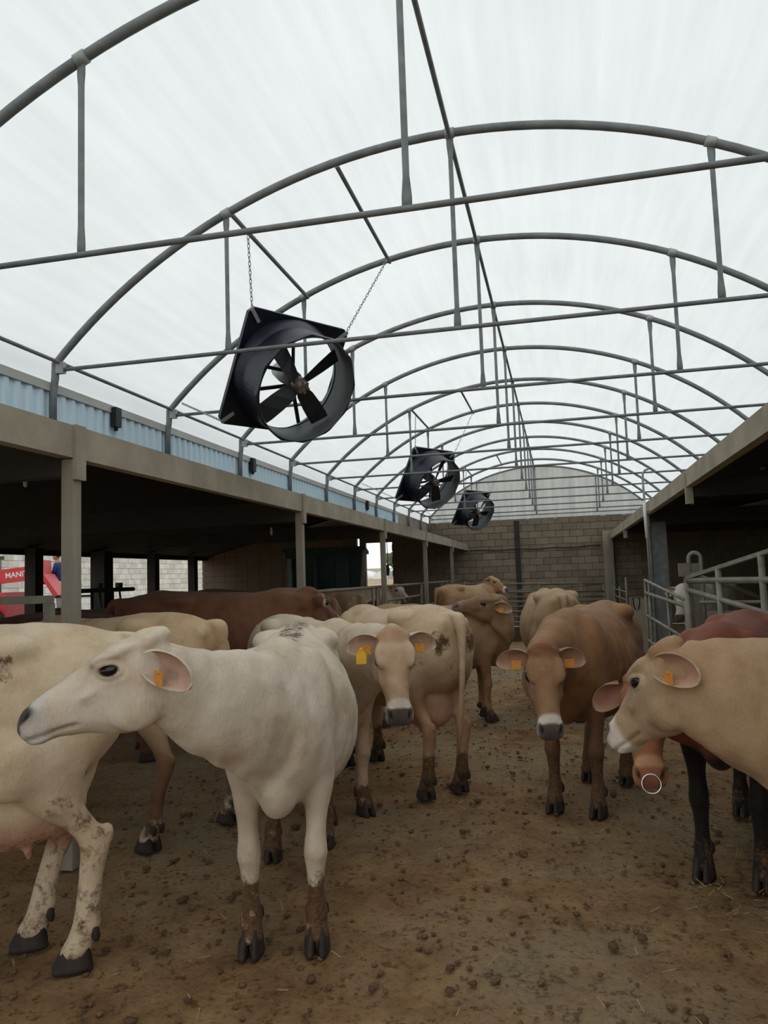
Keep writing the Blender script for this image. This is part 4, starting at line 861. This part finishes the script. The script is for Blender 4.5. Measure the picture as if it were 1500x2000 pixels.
def bale(loc, label, rz):
    b = empty('round_bale', loc, rz); tag(b, label, 'bale', 'round straw bales behind the mixer wagon'); V = []
    prof = [(-.60, .55), (-.60, .63), (-.57, .66), (-.3, .67), (0, .675), (.3, .67), (.57, .66), (.60, .63), (.60, .55)]
    m_ = MB(); m_.tube([(0, y, 0) for y, r in prof], [r for y, r in prof], 28); m_.build('straw', M['bale'], b)
    for y in (-.35, -.1, .15, .4): link('twine', torus_mesh('twine', .677, .006, 32, 5), M['straw'], b).matrix_local = Matrix.Translation((0, y, .677)) @ Matrix.Rotation(math.pi / 2, 4, 'Z')
bale((-6.55, 20.75, .68), 'round straw bale at the bottom left of the stack', 1.4); bale((-7.95, 20.8, .68), 'round straw bale on the floor at the back of the stack', 1.4); bale((-6.55, 20.75, 2.06), 'pale round straw bale on top of the stack', 1.4)
# trees and white tunnels on the horizon
def tree(loc, hgt, rad, label, seed):
    r = random.Random(seed); t = empty('tree', loc); tag(t, label, 'tree', 'trees on the horizon')
    MB().tube([(0, 0, 0), (.1, 0, hgt * .3), (0, .1, hgt * .6)], [rad * .10, rad * .08, rad * .05], 8).build('trunk', M['bark'], t); bm = bmesh.new()
    for k in range(34):
        a = r.random() * 6.3; q = rad * math.sqrt(r.random()) * .85; z = hgt * (.42 + .48 * r.random()); bmesh.ops.create_icosphere(bm, subdivisions=2, radius=rad * (.22 + .18 * r.random()), matrix=Matrix.Translation((q * math.cos(a), q * math.sin(a), z)))
    for v in bm.verts: v.co += Vector((r.uniform(-1, 1), r.uniform(-1, 1), r.uniform(-1, 1))) * rad * .05
    me = bpy.data.meshes.new('foliage'); bm.to_mesh(me); bm.free(); link('foliage', me, M['tree_leaf'], t)
tag(MB().hexa([(-80, 42, -.3), (30, 42, -.3), (30, 120, -.3), (-80, 120, -.3), (-80, 42, -.06), (30, 42, -.06), (30, 120, 3.2), (-80, 120, 3.2)]).build('field_slope', M['field']), 'dry field rising gently to the horizon', None, None, 'structure')
tree((-20.2, 96, 2.1), 2.7, 1.7, 'bushy grey-green tree seen through the far doorway', 3); tree((-29, 100, 2.2), 2.4, 1.6, 'lower bushy tree far out beyond the left shed', 8)
for i, x in enumerate((-26, -20.5, -15)):
    g = empty('greenhouse', (x * .86, 80, 1.45)); g.scale = (.85, .5, .5); tag(g, f"{('left', 'middle', 'right')[i]} low white plastic tunnel out in the field", 'greenhouse', 'white tunnels in the field')
    b = MB(); v = []; n = 14
    for y in (0, 14):
        for k in range(n + 1): a = math.pi * k / n; v.append((-2.5 * math.cos(a), y, 2.2 * math.sin(a)))
    f = [(k, k + 1, n + 2 + k, n + 1 + k) for k in range(n)] + [tuple(range(n, -1, -1)), tuple(range(n + 1, 2 * n + 2))]; b.add(v, f, True); b.build('cover', M['white_paint'], g)
    MB().box(-.5, .5, -.05, 0, 0, 1.7).build('door', M['galv_light'], g)
# ---------------------------------------------------------------- the herd
YG = 'cattle standing in the yard'; BG = 'cattle behind the left railing'
SIDE = ((-.50, .75, -.30), (.15, .9, -.1))           # ear swung back, opening outwards
make_cow('cow', 'large white cow in front, head turned left in profile, muddy front legs', (-1.39, 3.83), (.255, -.967), (-1.43, 2.53, 1.33), (-.915, -.42, -.30), .95, vox=.0088, head_scale=1.08, coat=(218, 204, 186), face=(222, 206, 188), mud=.62, mud_top=.46, back_dirt=.5, tags=(1, 0), seed=3, feet={'fl': (0, -.0, 0), 'fr': (0, .0, 0), 'hl': (-.1, -.02, 0), 'hr': (.1, .03, 0)}, ears=(SIDE, SIDE), muzzle=(212, 206, 200), poll_col=(206, 186, 156), group=YG, tail=(.05, 0))
make_cow('cow', 'cream cow cut off by the left edge, udder and pale hind legs showing', (-2.58, 2.68), (-.79, -.613), (-3.55, 2.0, 1.15), (-.8, -.3, -.5), 1.02, vox=.012, udder=True, coat=(220, 200, 172), mud=.42, mud_top=.75, blotches=(((-.62, .22, 1.12), .16, .48), ((-.3, .25, 1.22), .12, .45), ((-.55, .2, .62), .22, .45)), seed=5, group=YG, tail=(-.1, .36), feet={'hl': (-.02, 0, 0), 'hr': (.14, 0, 0)})
make_cow('cow', 'tan-backed cream cow standing behind the white cow\'s head', (-2.92, 4.72), (-.95, .25), (-3.85, 5.0, .95), (-.7, .1, -.7), 1.0, vox=.014, coat=(206, 178, 142), belly=(190, 160, 126), mud=.5, mud_top=.5, blotches=(((.3, .1, 1.35), .25, .42),), seed=7, group=YG, feet={'hl': (-.02, .2, 0), 'hr': (-.12, .12, 0)}, legs=(120, 88, 66), socks=(200, 180, 160), tail=(-.1, .12))
make_cow('cow', 'dark brown cow facing right behind the first column', (-3.20, 6.75), (.92, .38), (-2.36, 6.98, 1.42), (.40, .8, -.40), 1.09, vox=.016, coat=(112, 74, 52), mud=.5, seed=9, group=YG, muzzle=(170, 150, 130))
make_cow('cow', 'pale cow facing the camera with a bright yellow tag hanging from one ear', (-1.88, 5.46), (.66, -.74), (-.95, 4.29, 1.22), (.20, -.55, -.80), .94, vox=.0095, coat=(212, 194, 170), belly=(190, 158, 130), face=(194, 164, 136), poll_col=(176, 132, 94), mud=.6, mud_top=.36, legs=(196, 170, 146), tags=(1, 1), hanging_tag=-1, seed=11, group=YG, head_scale=1.04)
make_cow('cow', 'cream cow with a soiled rump and tail turned towards the camera', (-1.27, 5.96), (-.68, .73), (-1.95, 6.75, .85), (-.3, .6, -.75), .975, vox=.0115, coat=(210, 186, 156), belly=(182, 146, 116), mud=.62, mud_top=.46, udder=True, blotches=(((-.74, .13, 1.12), .19, .52), ((-.74, -.12, 1.12), .19, .55), ((-.7, 0, .95), .2, .45), ((-.6, .24, 1.0), .2, .43), ((-.6, -.22, .8), .25, .44)), seed=13, group=YG, tail=(.02, .03), thin=.4)
make_cow('cow', 'tan cow with its head raised and turned back over its shoulder', (-1.46, 8.32), (.95, .3), (-.70, 8.28, 1.28), (-.93, -.25, .06), .92, vox=.014, coat=(162, 132, 100), face=(138, 106, 84), belly=(152, 118, 88), mud=.6, mud_top=.3, seed=15, group=YG, curl=1.2, head_up=(.0, -.35, 1), tags=(1, 0), muzzle=(150, 120, 102), nose=(110, 90, 80), ears=(((-.9, .5, .1), (.2, 1, .2)), ((-.9, .5, .1), (.2, 1, .2))))
make_cow('cow', 'lean orange-brown cow facing the camera, ears spread wide, white muzzle', (.20, 5.88), (-.28, -.96), (-.13, 4.53, 1.10), (.10, -.55, -.82), .96, vox=.0095, coat=(150, 110, 72), belly=(132, 96, 66), face=(160, 124, 92), poll_col=(118, 70, 42), legs=(120, 88, 62), mud=.75, mud_top=.52, thin=.9, tags=(1, 1), seed=17, group=YG, feet={'hl': (.38, 0, 0), 'hr': (.35, .0, 0)}, muzzle=(222, 214, 204))
make_cow('cow', 'tan cow half hidden behind the orange-brown cow', (-.12, 8.95), (-.15, .98), (-.25, 9.95, .85), (-.2, .6, -.6), 1.0, vox=.016, coat=(176, 148, 114), mud=.6, seed=19, group=YG, thin=.5)
make_cow('cow', 'pale tan cow entering from the right edge, face in profile with white muzzle', (1.62, 2.80), (-.88, .47), (.41, 3.18, 1.215), (-.54, .56, -.60), .93, vox=.0095, coat=(178, 148, 116), face=(186, 160, 132), belly=(210, 192, 170), poll_col=(140, 92, 58), mud=.5, mud_top=.4, tags=(1, 0), seed=21, group=YG, ears=(((-.8, .25, -.45), (.2, .9, .2)), SIDE), head_scale=1.06, muzzle=(224, 216, 206), neck_fat=1.27)
make_cow('bull', 'red-brown bull with a metal nose ring, head lowered behind the right cow', (.97, 4.80), (-.35, -.94), (.36, 4.05, 1.00), (-.02, -.62, -.72), .93, vox=.012, head_scale=1.08, coat=(128, 70, 46), belly=(30, 22, 20), face=(150, 98, 64), legs=(34, 25, 22), muzzle=(190, 146, 106), nose=(160, 106, 80), mud=.45, mud_top=.4, ring=True, seed=23, group=YG, category='bull', neck_lift=-.1, fat=1.06, ears=(((-.25, .7, -.62), None), ((-.25, .7, -.62), None)))  # near-black belly and legs: the shade low on the bull is painted into its coat
# behind the railing in the left shed and beyond
make_cow('cow', 'brown cow with its rump to the yard beyond the second column', (-3.68, 10.5), (-.80, .6), (-4.45, 11.15, .95), (-.6, .5, -.6), 1.0, vox=.022, coat=(150, 118, 90), mud=.55, mud_top=1.2, seed=31, group=BG, tail=(.0, .1), eyes=False)
make_cow('cow', 'greyish tan cow with its rump to the yard, right of the brown rump', (-3.74, 11.95), (-.85, .52), (-4.6, 12.5, .95), (-.6, .5, -.6), 1.0, vox=.022, coat=(170, 142, 112), mud=.55, mud_top=1.1, seed=33, group=BG, tail=(.0, .1), eyes=False)
make_cow('cow', 'red-brown cow peering out low left of the third column', (-3.85, 14.1), (.75, -.65), (-3.2, 13.4, 1.15), (.4, -.7, -.5), .8, vox=.020, coat=(140, 84, 60), seed=35, group=BG)
make_cow('cow', 'cream cow looking right from behind the third column', (-4.4, 16.0), (.95, .3), (-3.5, 16.25, 1.36), (.75, -.5, -.40), 1.0, vox=.02, coat=(212, 196, 174), seed=37, group=BG)
make_cow('cow', 'tan cow facing right beside the fourth column at the back', (-2.08, 16.75), (.60, .80), (-1.55, 17.4, 1.46), (.85, -.35, -.40), 1.0, vox=.02, coat=(176, 142, 108), seed=39, group=YG)
make_cow('cow', 'brown cow behind the dark brown one, only its long back showing', (-4.7, 9.2), (.92, .38), (-3.85, 9.4, .95), (.7, .3, -.6), 1.04, vox=.022, coat=(120, 84, 60), seed=41, group=BG, eyes=False)
make_cow('cow', 'pale brown cow farther back in the left shed, only its back showing', (-6.0, 13.3), (.95, .1), (-5.15, 13.3, .95), (.7, .3, -.6), 1.06, vox=.022, coat=(178, 146, 116), seed=43, group=BG, eyes=False)
make_cow('cow', 'dark brown cow in the shade behind the pale grey gate', (-4.35, 5.35), (-.9, -.35), (-5.2, 4.9, 1.1), (-.8, -.2, -.5), 1.0, vox=.022, coat=(86, 54, 40), seed=45, group=BG, eyes=False)
make_cow('cow', 'dark cow at the feed barrier deep in the left shed', (-4.95, 7.7), (-.97, -.1), (-5.65, 7.6, 1.1), (-.3, -.3, -.8), .98, vox=.024, coat=(120, 92, 72), seed=47, group=BG, eyes=False)
make_cow('cow', 'white cow peering through the short gate on the right', (2.2, 12.3), (-.45, -.9), (1.62, 11.25, 1.28), (-.25, -.6, -.7), 1.0, vox=.02, coat=(214, 206, 194), seed=49, group='cattle in the right shed')
